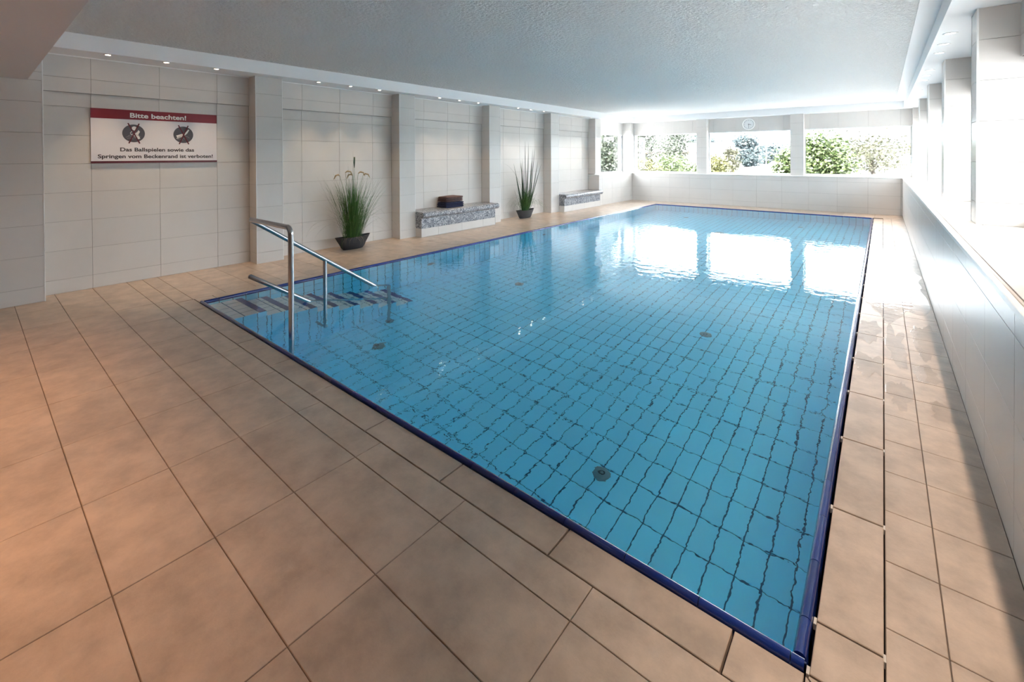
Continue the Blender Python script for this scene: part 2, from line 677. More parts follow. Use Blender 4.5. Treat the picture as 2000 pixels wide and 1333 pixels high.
covers('x', cuts(-5.43, PR + 0.002, -0.347, 0.5855), 1.322, PN - 0.002)
covers('x', cuts(-5.43, PR + 0.002, -0.347, 0.5855), PF + 0.002, 13.31)
covers('y', cuts(PN - 0.002, PF + 0.002, 1.637, 0.5855), -5.436, PL - 0.001)
covers('y', cuts(PN - 0.002, PF + 0.002, 1.661, 0.5865), PR + 0.007, 0.0085)
# mitred corner covers on the right
for name, pts in (('gutter_cover', [(PR + 0.010, PN - 0.012), (0.002, 1.326), (0.002, PN - 0.006), (PR + 0.010, PN - 0.006)]),
                  ('gutter_cover', [(PR + 0.003, PN - 0.012), (PR + 0.006, 1.326), (-0.006, 1.326)])):
    MB().extrude(pts, 'z', -0.02, -0.001).obj(name, 'floor_tile', gut)
sp = tile_mesh('spacer', 0.008, 0.026, 0.02, 0.001, 'spacer_grey')
for y in cuts(PN, PF, 1.661, 0.5865)[:-1]:
    for x in (PR + 0.006, 0.0075):
        o = bpy.data.objects.new('spacer', sp)
        o.location = (x, y + (0.012 if y == PN else 0), -0.0015)
        COL.objects.link(o)
        o.parent = gut

# ------------------------------------------------------------------ pool basin
pf = struct(MB().box((IL - 0.2, IN - 0.2, -DEPTH - 0.2), (IR + 0.2, IF + 0.2, -DEPTH - 0.004)).obj('pool_floor', 'pool_grout'))
px_ = cuts(IL, IR, -0.347, 0.1264, 0.015)
py_ = cuts(IN, IF, 2.552, 0.2360, 0.015)
cells = []
for i in range(len(px_) - 1):
    for j in range(len(py_) - 1):
        cx, cy = (px_[i] + px_[i + 1]) / 2, (py_[j] + py_[j + 1]) / 2
        if cy < 3.35 and cx < -4.60 and cy < 3.4:
            hidden = 1
        else:
            hidden = 0
        # cells right under the near edge are hidden by it
        if cy < 2.0:
            hidden = 1
        cells.append((hidden, math.hypot(cx, cy), i, j))
cells.sort()
rest = MB()
for n, (hd, d, i, j) in enumerate(cells):
    if n < 300:
        tile(pf, '+z', px_[i], px_[i + 1], py_[j], py_[j + 1], -DEPTH, gap=0.0075, material='pool_tile', c=0.001)
    else:
        g = 0.00375
        a, b, c, d2 = px_[i] + g, px_[i + 1] - g, py_[j] + g, py_[j + 1] - g
        z = -DEPTH
        rest.add([(a, c, z - .01), (b, c, z - .01), (b, d2, z - .01), (a, d2, z - .01), (a, c, z), (b, c, z), (b, d2, z), (a, d2, z)],
                 [(4, 5, 6, 7), (0, 1, 5, 4), (1, 2, 6, 5), (2, 3, 7, 6), (3, 0, 4, 7)])
stuff(rest.obj('tile_field', 'pool_tile', pf, fix=False))

pw = struct(MB().box((IL - 0.2, IN - 0.2, -DEPTH - 0.2), (IL - 0.004, IF + 0.2, -0.03)).obj('pool_wall_left', 'pool_grout'))
wz = [-DEPTH, -1.0, -0.75, -0.5, -0.25, -0.0]
yw = cuts(IN, IF, 1.885, 0.12405, 0.015)
rest = MB()
for j in range(len(yw) - 1):
    for k in range(len(wz) - 1):
        if k >= 2:
            tile(pw, '+x', yw[j], yw[j + 1], wz[k], wz[k + 1], IL, gap=0.008, material='pool_tile', c=0.001)
        else:
            rest.box((IL - 0.01, yw[j] + .004, wz[k] + .004), (IL, yw[j + 1] - .004, wz[k + 1] - .004))
stuff(rest.obj('tile_field', 'pool_tile', pw, fix=False))
pw = struct(MB().box((IL - 0.2, IF + 0.004, -DEPTH - 0.2), (IR + 0.2, IF + 0.2, -0.03)).obj('pool_wall_far', 'pool_grout'))
tile_grid(pw, '-y', px_, wz, IF, gap=0.008, material='pool_tile', c=0.001)
pw = struct(MB().box((IR + 0.004, IN - 0.2, -DEPTH - 0.2), (IR + 0.2, IF + 0.2, -0.15)).obj('pool_wall_right', 'pool_grout'))
rest = MB()
for j in range(len(yw) - 1):
    for k in range(len(wz) - 1):
        rest.box((IR, yw[j] + .004, wz[k] + .004), (IR + 0.01, yw[j + 1] - .004, wz[k + 1] - .004))
stuff(rest.obj('tile_field', 'pool_tile', pw, fix=False))
pw = struct(MB().box((IL - 0.2, IN - 0.2, -DEPTH - 0.2), (IR + 0.2, IN - 0.004, -0.15)).obj('pool_wall_near', 'pool_grout'))
rest = MB()
for i in range(len(px_) - 1):
    for k in range(len(wz) - 1):
        rest.box((px_[i] + .004, IN - 0.01, wz[k] + .004), (px_[i + 1] - .004, IN, wz[k + 1] - .004))
stuff(rest.obj('tile_field', 'pool_tile', pw, fix=False))

# blue kerb tiles
kerb = struct(MB().box((PL, PN, -0.16), (PL + 0.028, PF, -0.004)).box((PR - 0.028, PN, -0.16), (PR, PF, -0.004))
              .box((PL, PN, -0.16), (PR, PN + 0.028, -0.004)).box((PL, PF - 0.028, -0.16), (PR, PF, -0.004)).obj('kerb', 'kerb_grout'))
KP = [(0.0, -0.05), (0.0, 0.002), (0.003, 0.009), (0.009, 0.0135), (0.016, 0.0145), (0.0225, 0.0135), (0.029, 0.0085), (KW, -0.001), (KW + 0.002, -0.03), (KW + 0.002, -0.06)]
_km = {}


def kerb_tile(p, d, inward, length):
    """one glazed edge piece: p start point on the outer edge, d running direction, inward towards the water"""
    L = length - 0.003
    key = round(L, 3)
    if key not in _km:
        _km[key] = MB().extrude(KP, 'y', 0.0, L).mesh('kerb_tile', 'kerb_blue')
        for q in _km[key].polygons:
            q.use_smooth = True
        _km[key].set_sharp_from_angle(angle=math.radians(40))
    o = bpy.data.objects.new('kerb_tile', _km[key])
    z = Vector((0, 0, 1))
    if Vector(inward).cross(Vector(d)).z < 0:          # keep it right-handed: run the other way
        p = (p[0] + d[0] * L, p[1] + d[1] * L, p[2])
        d = (-d[0], -d[1], 0)
    o.matrix_world = basis(inward, d, z, p)
    COL.objects.link(o)
    o.parent = kerb


for a, b in zip(*(lambda c: (c[:-1], c[1:]))(cuts(PL, PR, -0.453, 0.2535))):
    kerb_tile((a, PN, 0), (1, 0, 0), (0, 1, 0), b - a)
    kerb_tile((a, PF, 0), (1, 0, 0), (0, -1, 0), b - a)
for a, b in zip(*(lambda c: (c[:-1], c[1:]))(cuts(IN, IF, 1.64, 0.2535))):
    kerb_tile((PL, a, 0), (0, 1, 0), (1, 0, 0), b - a)
    kerb_tile((PR, a, 0), (0, 1, 0), (-1, 0, 0), b - a)

# steps in the near left corner of the pool
SX = -4.600
st = struct(empty('pool_steps'), 'tiled pool steps with dark blue nosings')
st['kind'] = 'structure'
tx = [IL + 0.1248 * i for i in range(6)]
tx[-1] = SX
edges = [1.845 + 0.2505 * k for k in range(8)]
body = MB()
prev = IN - 0.02
for k, y in enumerate(edges):
    z = -(0.12 + 0.15 * k)
    body.box((IL - 0.05, prev, -DEPTH - 0.05), (SX - 0.006, y - 0.006, z - 0.006))
    prev = y - 0.006
body.obj('step_core', 'pool_grout', st)
prev = IN
for k, y in enumerate(edges):
    z = -(0.12 + 0.15 * k)
    nose = 0.064
    rows = cuts(prev, y - nose, prev, 0.14, 0.03)
    tile_grid(st, '+z', tx, rows, z, gap=0.010, material='tread_tile', c=0.001)
    for i in range(5):
        tile(st, '+z', tx[i], tx[i + 1], y - nose, y, z, gap=0.004, material='nosing_tile', c=0.002, name='nosing', t=0.02)
        tile(st, '+y', tx[i], tx[i + 1], z - 0.15, z - 0.012, y, gap=0.006, material='pool_tile', c=0.001)
    cols = [v for v in cuts(prev, y, 1.635, 0.1252, 0.02)]
    tile_grid(st, '+x', cols, [v for v in (-DEPTH, -1.0, -0.75, -0.5, -0.25) if v < z - 0.02] + [z - 0.004], SX, gap=0.007, material='pool_tile', c=0.001)
    prev = y

# water body
struct(MB().box((IL - 0.004, IN - 0.004, -DEPTH - 0.05), (IR + 0.004, IF + 0.004, WATER)).obj('pool_water', 'pool_water'), 'clear blue pool water with a lightly rippled surface')

# inlets and drain on the pool floor and left pool wall


def inlet(c, r, axis, label):
    e = empty('pool_inlet', c)
    h = 0.012
    a = MB().lathe([(0.0, h), (r * 0.80, h), (r, h * 0.3), (r, -0.004)], (0, 0, 0), 28, axis).obj('cover', 'inlet_grey', e, True)
    MB().lathe([(r * 0.18, h + 0.001), (r * 0.18, h + 0.003), (r * 0.36, h + 0.003), (r * 0.36, h + 0.001)], (0, 0, 0), 24, axis).obj('ring_slot', 'inlet_dark', e, True)
    tag(e, label, 'pool inlet', 'round inlets under water')


for c, lab in (((-1.468, 2.72, -DEPTH), 'round grey inlet on the pool floor closest to the camera-side right corner'),
               ((-4.022, 2.70, -DEPTH), 'round grey inlet on the pool floor beside the steps and handrail'),
               ((-4.022, 5.04, -DEPTH), 'round grey inlet on the pool floor off the towel bench, second along its row'),
               ((-1.462, 5.03, -DEPTH), 'round grey inlet on the pool floor by the wet right edge, second along its row'),
               ((-4.018, 12.12, -DEPTH), 'tiny round inlet on the far pool floor before the first far window'),
               ((-1.450, 12.10, -DEPTH), 'tiny round inlet on the far pool floor before the last far window')):
    inlet(c, 0.062, 'z', lab)
inlet((-2.727, 10.36, -DEPTH), 0.11, 'z', 'wide round drain on the pool floor below the mirrored middle window')
inlet((IL, 4.416, -0.62), 0.062, 'x', 'round nozzle on the left pool wall across from the bushy potted grass')
inlet((IL, 7.350, -0.60), 0.062, 'x', 'round nozzle on the left pool wall across from the slim potted reed')

# ------------------------------------------------------------------ left wall with recesses and piers
wl = MB().box((REX - 0.3, PIER0 - 0.1, 0), (REX - 0.006, 12.145, CEZ))
wl = struct(wl.obj('wall_left', 'wall_grout'))
bays = list(zip([PIER0] + [b for a, b in PIERS[:4]], [a for a, b in PIERS]))
for a, b in bays:
    c = (a + b) / 2
    us = [a, c - 0.612, c, c + 0.612, b]
    tile_grid(wl, '+x', us, ROWS + [BANDZ], REX, jit=0.0002)
    MB().box((REX - 0.05, a, BANDZ), (BANDX - 0.006, b, SOZ)).obj('band_core', 'wall_grout', wl)
    tile_grid(wl, '+x', us, [BANDZ, 2.317, SOZ + 0.01], BANDX, jit=0.0004)
    MB().box((REX - 0.02, a, SOZ - 0.012), (BANDX + 0.006, b, SOZ)).obj('shadow_trim', 'trim_white', wl)
ZR = ROWS + [2.317, SOZ]
bay_words = ['behind the sign wall', 'the bushy potted grass', 'the towel bench', 'the slim potted reed', 'the bare granite bench']
for k, (a, b) in enumerate(PIERS):
    z0 = SILL + 0.02 if k == 4 else 0.0
    pl = struct(MB().box((REX - 0.05, a + 0.008, z0), (PIX - 0.008, b - 0.008, SOZ)).obj('pillar', 'wall_grout'))
    rows = [z0] + [z for z in ZR if z > z0 + 0.03]
    tile_grid(pl, '+x', [a, b], rows, PIX)
    tile_grid(pl, '-y', [REX, PIX], rows, a)
    tile_grid(pl, '+y', [REX, PIX], rows, b)
    for y in (a, b):
        MB().box((PIX - 0.006, y - 0.003, z0), (PIX + 0.0015, y + 0.003, SOZ)).obj('corner_trim', 'trim_white', pl)

# near left wall section (stands forward like the piers)
wn = struct(MB().box((REX - 0.3, YB, 0), (PIX - 0.008, PIER0 - 0.008, CEZ)).obj('wall_near_left', 'wall_grout'))
tile_grid(wn, '+x', cuts(-1.6, PIER0, -0.116, 0.612), [0, 0.155, 0.465, 0.775, 1.085, 1.395, 1.705, 2.015, 2.231], PIX)
tile_grid(wn, '+y', [REX, PIX], ZR, PIER0)
tile_grid(wn, '+x', [0.40, PIER0], [2.231, 2.317, SOZ], PIX)
MB().box((PIX - 0.006, PIER0 - 0.004, 0), (PIX + 0.003, PIER0 + 0.004, SOZ)).obj('corner_trim', 'trim_white', wn)

# left low wall and window bay at the far end
LWX = -6.425
wll = struct(MB().box((REX - 0.2, PIERS[4][0] + 0.006, 0), (LWX - 0.006, FWY + 0.3, SILL - 0.02)).obj('wall_left_far', 'wall_grout'))
tile_grid(wll, '+x', cuts(PIERS[4][0], FWY, PIERS[4][0] + 0.2, 0.612), ROWS[:3] + [0.767, SILL - 0.02], LWX)
tile_grid(wll, '-y', [REX, LWX], ROWS[:3] + [0.767, SILL - 0.02], PIERS[4][0])
struct(MB().cham((REX - 0.1, PIERS[4][0] - 0.008, SILL - 0.02), (LWX + 0.012, FWY + 0.3, SILL), 0.003).obj('windowsill_left', 'trim_white'))
struct(MB().box((REX - 0.12, PIERS[4][1], BANDZ), (BANDX, 14.12, SOZ)).obj('beam_left_window', 'wall_tile'))

# ------------------------------------------------------------------ far wall
wf = struct(MB().box((LWX - 0.006, FWY + 0.006, 0), (RWX + 0.6, FWY + 0.5, SILL - 0.02)).obj('wall_far', 'wall_grout'))
tile_grid(wf, '-y', cuts(LWX, RWX, -5.179, 0.6125), [0, 0.147, 0.457, 0.767, SILL - 0.02], FWY)
struct(MB().cham((LWX - 0.02, FWY - 0.012, SILL - 0.02), (RWX + 0.02, FWY + 0.42, SILL), 0.003).obj('windowsill_far', 'trim_white'))
FPY, FBY, FGY = 14.20, 14.38, 14.43
bf = struct(MB().box((REX - 0.1, FBY + 0.01, BANDZ), (1.1, FBY + 0.25, SOZ)).obj('beam_far', 'wall_grout'))
tile_grid(bf, '-y', cuts(-6.6, 0.60, -5.179, 0.6125), [BANDZ, SOZ + 0.005], FBY)
tile_grid(bf, '-x', [0, 0.001], [0, 0.001], 0)
for a, b in ((-4.395, -4.090), (-1.930, -1.628)):
    pl = struct(MB().box((a + 0.008, FPY + 0.008, SILL), (b - 0.008, FBY + 0.25, SOZ)).obj('pillar', 'wall_grout'))
    rows = [SILL] + [z for z in ZR if z > SILL + 0.03]
    tile_grid(pl, '-y', [a, b], rows, FPY)
    tile_grid(pl, '+x', [FPY, FBY + 0.2], rows, b)
    tile_grid(pl, '-x', [FPY, FBY + 0.2], rows, a)
    MB().box((b - 0.005, FPY - 0.002, SILL), (b + 0.002, FPY + 0.005, SOZ)).obj('corner_trim', 'trim_white', pl)
# corner piers
for a, b, c, d in ((REX - 0.15, -6.50, 14.09, 14.68), (0.545, 1.1, 14.20, 14.68)):
    pl = struct(MB().box((a, c + 0.008, SILL), (b - 0.008, d, SOZ)).obj('pillar', 'wall_grout'))
    rows = [SILL] + [z for z in ZR if z > SILL + 0.03]
    if b < 0:
        tile_grid(pl, '-y', [a, b], rows, c)
        tile_grid(pl, '+x', [c, d], rows, b)
    else:
        pl.data.transform(Matrix.Translation((0.008, 0, 0)))
        tile_grid(pl, '-y', [a, 0.90], rows, c)
        tile_grid(pl, '-x', [c, d], rows, a)

# ------------------------------------------------------------------ right wall, sill, piers
wr = struct(MB().box((RWX + 0.002, YB, 0), (1.0, FWY + 0.5, SILL - 0.02)).obj('wall_right', 'wall_grout'))
tile_grid(wr, '-x', cuts(-0.6, FWY, 4.80, 0.607), [0, 0.183, 0.488, 0.793, SILL - 0.02], RWX, c=0.0003)
slr = struct(MB().box((RWX + 0.02, -0.6, SILL - 0.03), (1.02, FWY + 0.4, SILL - 0.006)).obj('windowsill_right', 'wall_grout'))
tile_grid(slr, '+z', [0.400, 0.590, 0.89], cuts(-0.6, FWY + 0.4, 3.10, 0.612), SILL, t=0.008, material='wall_tile')
MB().cham((RWX - 0.004, -0.6, SILL - 0.028), (0.384, FWY - 0.012, SILL + 0.001), 0.003).obj('edge_trim', 'trim_white', slr)
MB().cham((0.386, -0.6, SILL - 0.02), (0.398, FWY - 0.012, SILL - 0.001), 0.002).obj('edge_trim', 'spacer_grey', slr)
for a, b in RPIERS:
    pl = struct(MB().box((RPX + 0.008, a + 0.008, SILL - 0.02), (1.0, b - 0.008, SOZ)).obj('pillar', 'wall_grout'))
    rows = [SILL, 0.985] + [z for z in ZR if z > 1.0]
    rows = [SILL] + [z for z in ZR if z > 1.0]
    tile_grid(pl, '-y', [RPX, 0.89], rows, a)
    tile_grid(pl, '+y', [RPX, 0.89], rows, b)
    tile_grid(pl, '-x', [a, b], rows, RPX)
    MB().box((RPX - 0.002, a - 0.002, SILL), (RPX + 0.010, a + 0.006, SOZ)).obj('corner_trim', 'trim_white', pl)
    MB().box((RPX - 0.002, b - 0.006, SILL), (RPX + 0.006, b + 0.002, SOZ)).obj('corner_trim', 'trim_white', pl)
br = struct(MB().box((RBX + 0.006, 2.6, BANDZ), (1.0, 14.6, SOZ)).obj('beam_right', 'wall_grout'))
for (a0, a), (b, b1) in zip(RPIERS, RPIERS[1:] + [(14.2, 14.6)]):
    c = (a + b) / 2
    tile_grid(br, '-x', [a, c - 0.306, c + 0.306, b], [BANDZ, 2.317, SOZ + 0.005], RBX)
wq = struct(MB().box((RBX + 0.008, YB, SILL - 0.03), (1.0, 2.58, CEZ)).obj('wall_near_right', 'wall_grout'))
tile_grid(wq, '-x', cuts(0.40, 2.57, 0.45, 0.612), [SILL] + [z for z in ZR if z > 1.0], RBX)
struct(MB().box((REX - 0.3, YB - 0.2, -0.05), (1.0, YB, CEZ)).obj('wall_back', 'paint_cream'))

# ------------------------------------------------------------------ windows
nwin = [0]


def window(ori, u0, u1, w, frame='window_frame_white', dark_edge=None):
    """one fixed pane with a slim frame; (u0,u1) along the wall, w the plane of the glass"""
    nwin[0] += 1
    e = struct(empty('window_%d' % nwin[0]))
    z0, z1 = SILL, BANDZ
    t, dpt = 0.022, 0.03

    def bx(a, b, c, d, nm, m):
        if ori == 'y':
            MB().box((a, w - dpt, c), (b, w + dpt, d)).obj(nm, m, e)
        else:
            MB().box((w - dpt, a, c), (w + dpt, b, d)).obj(nm, m, e)
    bx(u0, u0 + t, z0, z1, 'frame', dark_edge if dark_edge else frame)
    bx(u1 - t, u1, z0, z1, 'frame', frame if not dark_edge else dark_edge)
    bx(u0 + t, u1 - t, z0, z0 + 0.045, 'frame', frame)
    bx(u0 + t, u1 - t, z1 - 0.03, z1, 'frame', frame)
    a, b, c, d = u0 + t, u1 - t, z0 + 0.045, z1 - 0.03
    g = 0.004
    m = MB()
    if ori == 'y':
        m.add([(a, w, c), (b, w, c), (b, w, d), (a, w, d)], [(0, 1, 2, 3)])
    else:
        m.add([(w, a, c), (w, b, c), (w, b, d), (w, a, d)], [(0, 1, 2, 3)])
    m.obj('pane', 'window_glass_dimming' if ori == 'x' and w > 0 else 'window_glass', e, fix=False)
    # dark rubber seal beside the pane
    for q in (a, b - 0.008):
        if ori == 'y':
            MB().box((q, w - dpt - 0.002, c), (q + 0.008, w - dpt + 0.004, d)).obj('seal', 'window_frame_dark', e)
        else:
            s = -1 if w > 0 else 1
            MB().box((w + s * dpt - 0.003, q, c), (w + s * dpt + 0.003, q + 0.008, d)).obj('seal', 'window_frame_dark', e)


for a, b in ((-6.50, -4.395), (-4.090, -1.930), (-1.628, 0.545)):
    window('y', a, b, FGY)
window('x', PIERS[4][1], 14.09, -6.80, dark_edge='window_frame_dark')
for (a0, a), (b, b1) in zip(RPIERS, RPIERS[1:] + [(14.2, 14.6)]):
    window('x', a, b, RGX + 0.03)

# ------------------------------------------------------------------ ceilings
struct(MB().box((SOX - 0.05, 0.38, CEZ), (0.235, FWY + 0.1, CEZ + 0.2)).obj('ceiling', 'ceiling_plaster'))
struct(MB().box((0.235, 0.38, CEZ - 0.006), (0.42, FWY + 0.1, CEZ + 0.2)).obj('trim_1', 'paint_white'))
struct(MB().box((REX - 0.3, 0.38, SOZ), (SOX, FWY + 0.6, CEZ + 0.05)).obj('ceiling_left', 'paint_white'))
struct(MB().box((SOX, FWY + 0.02, SOZ), (1.1, FWY + 0.6, CEZ + 0.05)).obj('ceiling_far', 'paint_white'))
struct(MB().box((0.384, 0.38, SOZ), (1.1, FWY + 0.02, CEZ + 0.05)).obj('ceiling_right', 'paint_white'))
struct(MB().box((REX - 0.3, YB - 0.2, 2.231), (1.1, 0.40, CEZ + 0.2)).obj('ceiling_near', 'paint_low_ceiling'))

# added overhang, out of view, that cuts high sky light on piers and sills
struct(MB().box((1.1, -3.4, 2.62), (2.8, 15.7, 2.9)).box((-8.0, 14.68, 2.62), (1.1, 15.7, 2.9)).obj('roof', 'paint_white'))
struct(MB().box((REX - 0.6, -3.6, CEZ + 0.2), (1.1, 14.7, CEZ + 0.35)).obj('roof_slab', 'paint_white'))

# ------------------------------------------------------------------ recessed spotlights


def downlight(x, y, z, label, group, r=0.024, lens='lamp_warm', watt=0.0, col=(1, 0.72, 0.45), spot=110):
    e = empty('recessed_spotlight', (x, y, z))
    MB().lathe([(r, 0.004), (r, -0.004), (r * 1.08, -0.006), (r * 1.45, -0.004), (r * 1.5, 0.0), (r * 1.5, 0.004)], (0, 0, 0), 24).obj('ring', 'lamp_ring', e, True)
    MB().lathe([(0.0, -0.0035), (r * 0.6, -0.003), (r, -0.001)], (0, 0, 0), 20).obj('lens', lens, e, True)
    tag(e, label, 'spotlight', group)
    if watt:
        l = bpy.data.lights.new('spot_beam', 'SPOT')
        l.energy = watt
        l.color = col
        l.spot_size = math.radians(spot)
        l.spot_blend = 0.8
        l.shadow_soft_size = 0.03
        o = bpy.data.objects.new('spot_beam', l)
        o.location = (0, 0, -0.02)
        COL.objects.link(o)
        o.parent = e


where = ['above the warning sign', 'above the bushy potted grass', 'above the towel bench', 'above the slim potted reed', 'above the bare granite bench']
nth = ['first of three from the camera', 'middle one of three', 'last of three from the camera']
ly = [(0.986, 1.498, 2.005), (3.326, 3.843, 4.364), (5.679, 6.186, 6.721), (8.028, 8.506, 9.042), (10.396, 10.841, 11.374)]
for i, trio in enumerate(ly):
    for j, y in enumerate(trio):
        downlight(-6.425, y, SOZ, 'lit recessed spotlight %s, %s' % (where[i], nth[j]), 'spotlights in the left soffit', watt=9.0, spot=64)
nth2 = ['nearest of three', 'middle of three', 'farthest of three']
rw = ['beside the camera', 'before the frontmost window pillar', 'beyond the frontmost window pillar', 'beyond the second window pillar', 'beyond the third window pillar', 'in the farthest window bay']
ry = [(1.08, 1.60, 2.11), (3.42, 3.94, 4.45), (5.759, 6.279, 6.787), (8.079, 8.606, 9.109), (10.429, 10.92, 11.446), (12.62, 13.063, 13.50)]
for i, trio in enumerate(ry):
    for j, y in enumerate(trio):
        downlight(0.477, y, SOZ, 'pale spotlight over the right sill %s, %s' % (rw[i], nth2[j]), 'spotlights in the right soffit', r=0.036, lens='lamp_cool', watt=17.0, col=(1, 0.80, 0.62), spot=70)
for x, lab in ((-4.5, 'warm recessed spotlight in the low ceiling by the left wall'), (-3.2, 'warm recessed spotlight in the middle of the low ceiling'), (-1.9, 'warm recessed spotlight in the low ceiling nearest the camera')):
    downlight(x, -0.45, 2.231, lab, 'spotlights in the low ceiling', watt=26.0, col=(1, 0.55, 0.30), spot=80)

# ------------------------------------------------------------------ warning sign
sg = empty('pool_sign', (REX, 1.496, 1.39))


def P(m, nm, mt, parent=None, **kw):
    o = m.obj(nm, mt, None, **kw)
    if parent is None:
        local_parent(o, sg)
    else:
        o.parent = parent
        o.matrix_parent_inverse = parent.matrix_world.inverted() if False else Matrix.Translation(-Vector(sg.location))
    return o


SY0, SY1, SZ0, SZ1, SXF = 0.886, 2.107, 1.391, 2.006, REX + 0.020
P(MB().cham((REX + 0.002, SY0, SZ0), (SXF, SY1, SZ1), 0.0015), 'board', 'sign_white')
P(MB().box((SXF - 0.002, SY0 - 0.0005, 1.897), (SXF + 0.0015, SY1 + 0.0005, SZ1 + 0.0005)), 'header_band', 'sign_red')
P(MB().box((SXF - 0.002, SY0 - 0.0005, SZ0 - 0.0005), (SXF + 0.0015, SY1 + 0.0005, 1.414)), 'footer_band', 'sign_wine')


def text_part(body, y0, y1, zbase, cap, material, nm, x, bold=0.026):
    cu = bpy.data.curves.new(nm, 'FONT')
    cu.body = body
    cu.size = 1.0
    cu.offset = bold
    cu.extrude = 0.0
    cu.resolution_u = 4
    tmp = bpy.data.objects.new(nm, cu)
    COL.objects.link(tmp)
    dg = bpy.context.evaluated_depsgraph_get()
    me = bpy.data.meshes.new_from_object(tmp.evaluated_get(dg))
    bpy.data.objects.remove(tmp)
    bpy.data.curves.remove(cu)
    xs_ = [v.co.x for v in me.vertices]
    x0, x1 = min(xs_), max(xs_)
    capu = 0.729 + 2 * bold
    for v in me.vertices:
        v.co = (x, y0 + (v.co.x - x0) / (x1 - x0) * (y1 - y0), zbase + v.co.y / capu * cap)
    me.materials.clear()
    me.materials.append(MAT[material])
    o = bpy.data.objects.new(nm, me)
    COL.objects.link(o)
    local_parent(o, sg)
    stuff(o)
    return o


text_part('Bitte beachten!', 1.225, 1.772, 1.920, 0.060, 'sign_letter_white', 'lettering', SXF + 0.0022)
text_part('Das Ballspielen sowie das', 1.134, 1.854, 1.526, 0.047, 'sign_text', 'lettering', SXF + 0.0008)
text_part('Springen vom Beckenrand ist verboten!', 0.942, 2.060, 1.447, 0.047, 'sign_text', 'lettering', SXF + 0.0008)


def flat(poly, x, nm, mt, parent):
    o = MB().extrude([(y, z) for y, z in poly], 'x', x, x + 0.0008).obj(nm, mt)
    o.parent = parent
    return o


def arc_band(cy, cz, r, w, a0, a1, n=14):
    a = [math.radians(a0 + (a1 - a0) * i / n) for i in range(n + 1)]
    return [(cy + (r + w) * math.cos(t), cz + (r + w) * math.sin(t)) for t in a] + [(cy + r * math.cos(t), cz + r * math.sin(t)) for t in reversed(a)]


def bar(p, q, w):
    d = Vector((q[0] - p[0], q[1] - p[1])).normalized()
    n = Vector((-d.y, d.x)) * w / 2
    return [(p[0] + n.x, p[1] + n.y), (q[0] + n.x, q[1] + n.y), (q[0] - n.x, q[1] - n.y), (p[0] - n.x, p[1] - n.y)]


def ring_pts(cy, cz, r, n=36):
    return [(cy + r * math.cos(2 * math.pi * i / n), cz + r * math.sin(2 * math.pi * i / n)) for i in range(n)]


for which, cy in ((0, 1.257), (1, 1.742)):
    cz = 1.736
    d = MB().extrude(ring_pts(cy, cz, 0.1035), 'x', SXF, SXF + 0.0012).obj('pictogram', 'sign_disc')
    local_parent(d, sg)
    xx = SXF + 0.0013
    for k, (oy, r) in enumerate(((-0.035, 0.040), (-0.032, 0.060), (0.0, 0.082))):
        flat(arc_band(cy + oy, cz - 0.098 + 0.0, r, 0.006, 42, 128), xx, 'wave', 'sign_wave', d)
    if which == 0:
        flat(ring_pts(cy + 0.006, cz + 0.058, 0.024, 20), xx, 'ball', 'sign_letter_white', d)
        # raised arms and body of the swimmer
        flat([(cy - 0.004, cz + 0.028), (cy - 0.030, cz + 0.002), (cy - 0.016, cz - 0.012), (cy + 0.008, cz + 0.010), (cy + 0.030, cz + 0.014), (cy + 0.044, cz + 0.040), (cy + 0.058, cz + 0.020),
              (cy + 0.042, cz - 0.012), (cy + 0.060, cz - 0.060), (cy + 0.030, cz - 0.072), (cy + 0.004, cz - 0.030), (cy - 0.022, cz - 0.020), (cy - 0.034, cz + 0.004), (cy - 0.010, cz + 0.036)], xx, 'swimmer', 'sign_letter_white', d)
        flat(ring_pts(cy + 0.012, cz + 0.012, 0.013, 16), xx + 0.0008, 'head', 'sign_wave', d)
    else:
        flat([(cy + 0.052, cz + 0.068), (cy + 0.062, cz + 0.060), (cy + 0.040, cz + 0.018), (cy + 0.010, cz - 0.012), (cy - 0.022, cz - 0.030), (cy - 0.060, cz - 0.052), (cy - 0.076, cz - 0.050),
              (cy - 0.064, cz - 0.034), (cy - 0.076, cz - 0.012), (cy - 0.040, cz + 0.002), (cy - 0.010, cz + 0.012), (cy + 0.026, cz + 0.032)], xx, 'diver', 'sign_letter_white', d)
    flat(bar((cy - 0.052, cz + 0.118), (cy + 0.055, cz - 0.118), 0.013), xx + 0.0017, 'cross_bar', 'sign_wine', d)
    flat(bar((cy + 0.050, cz + 0.116), (cy - 0.045, cz - 0.118), 0.013), xx + 0.0026, 'cross_bar', 'sign_wine', d)
tag(sg, 'white warning sign with dark red header and two crossed-out pictograms on the tiled wall', 'sign')

# ------------------------------------------------------------------ handrail
RR = 0.0212
hr = empty('handrail', (-4.42, 1.64, -DEPTH))


def hpart(m, nm, smooth=True):
    o = m.obj(nm, 'steel', None, smooth)
    local_parent(o, hr)
    smooth_angle(o, 50)
    return o


def bend(p, q, r, rad=0.07, n=8):
    """points of a rounded corner at q between p and r"""
    p, q, r = Vector(p), Vector(q), Vector(r)
    a = (p - q).normalized()
    b = (r - q).normalized()
    half = math.acos(max(-1, min(1, a.dot(b)))) / 2
    tl = rad / math.tan(half)
    c = q + (a + b).normalized() * (rad / math.sin(half))
    s, e = q + a * tl, q + b * tl
    out = []
    for i in range(n + 1):
        t = i / n
        d = (s - c).lerp(e - c, t).normalized() * rad
        out.append(c + d)
    return out


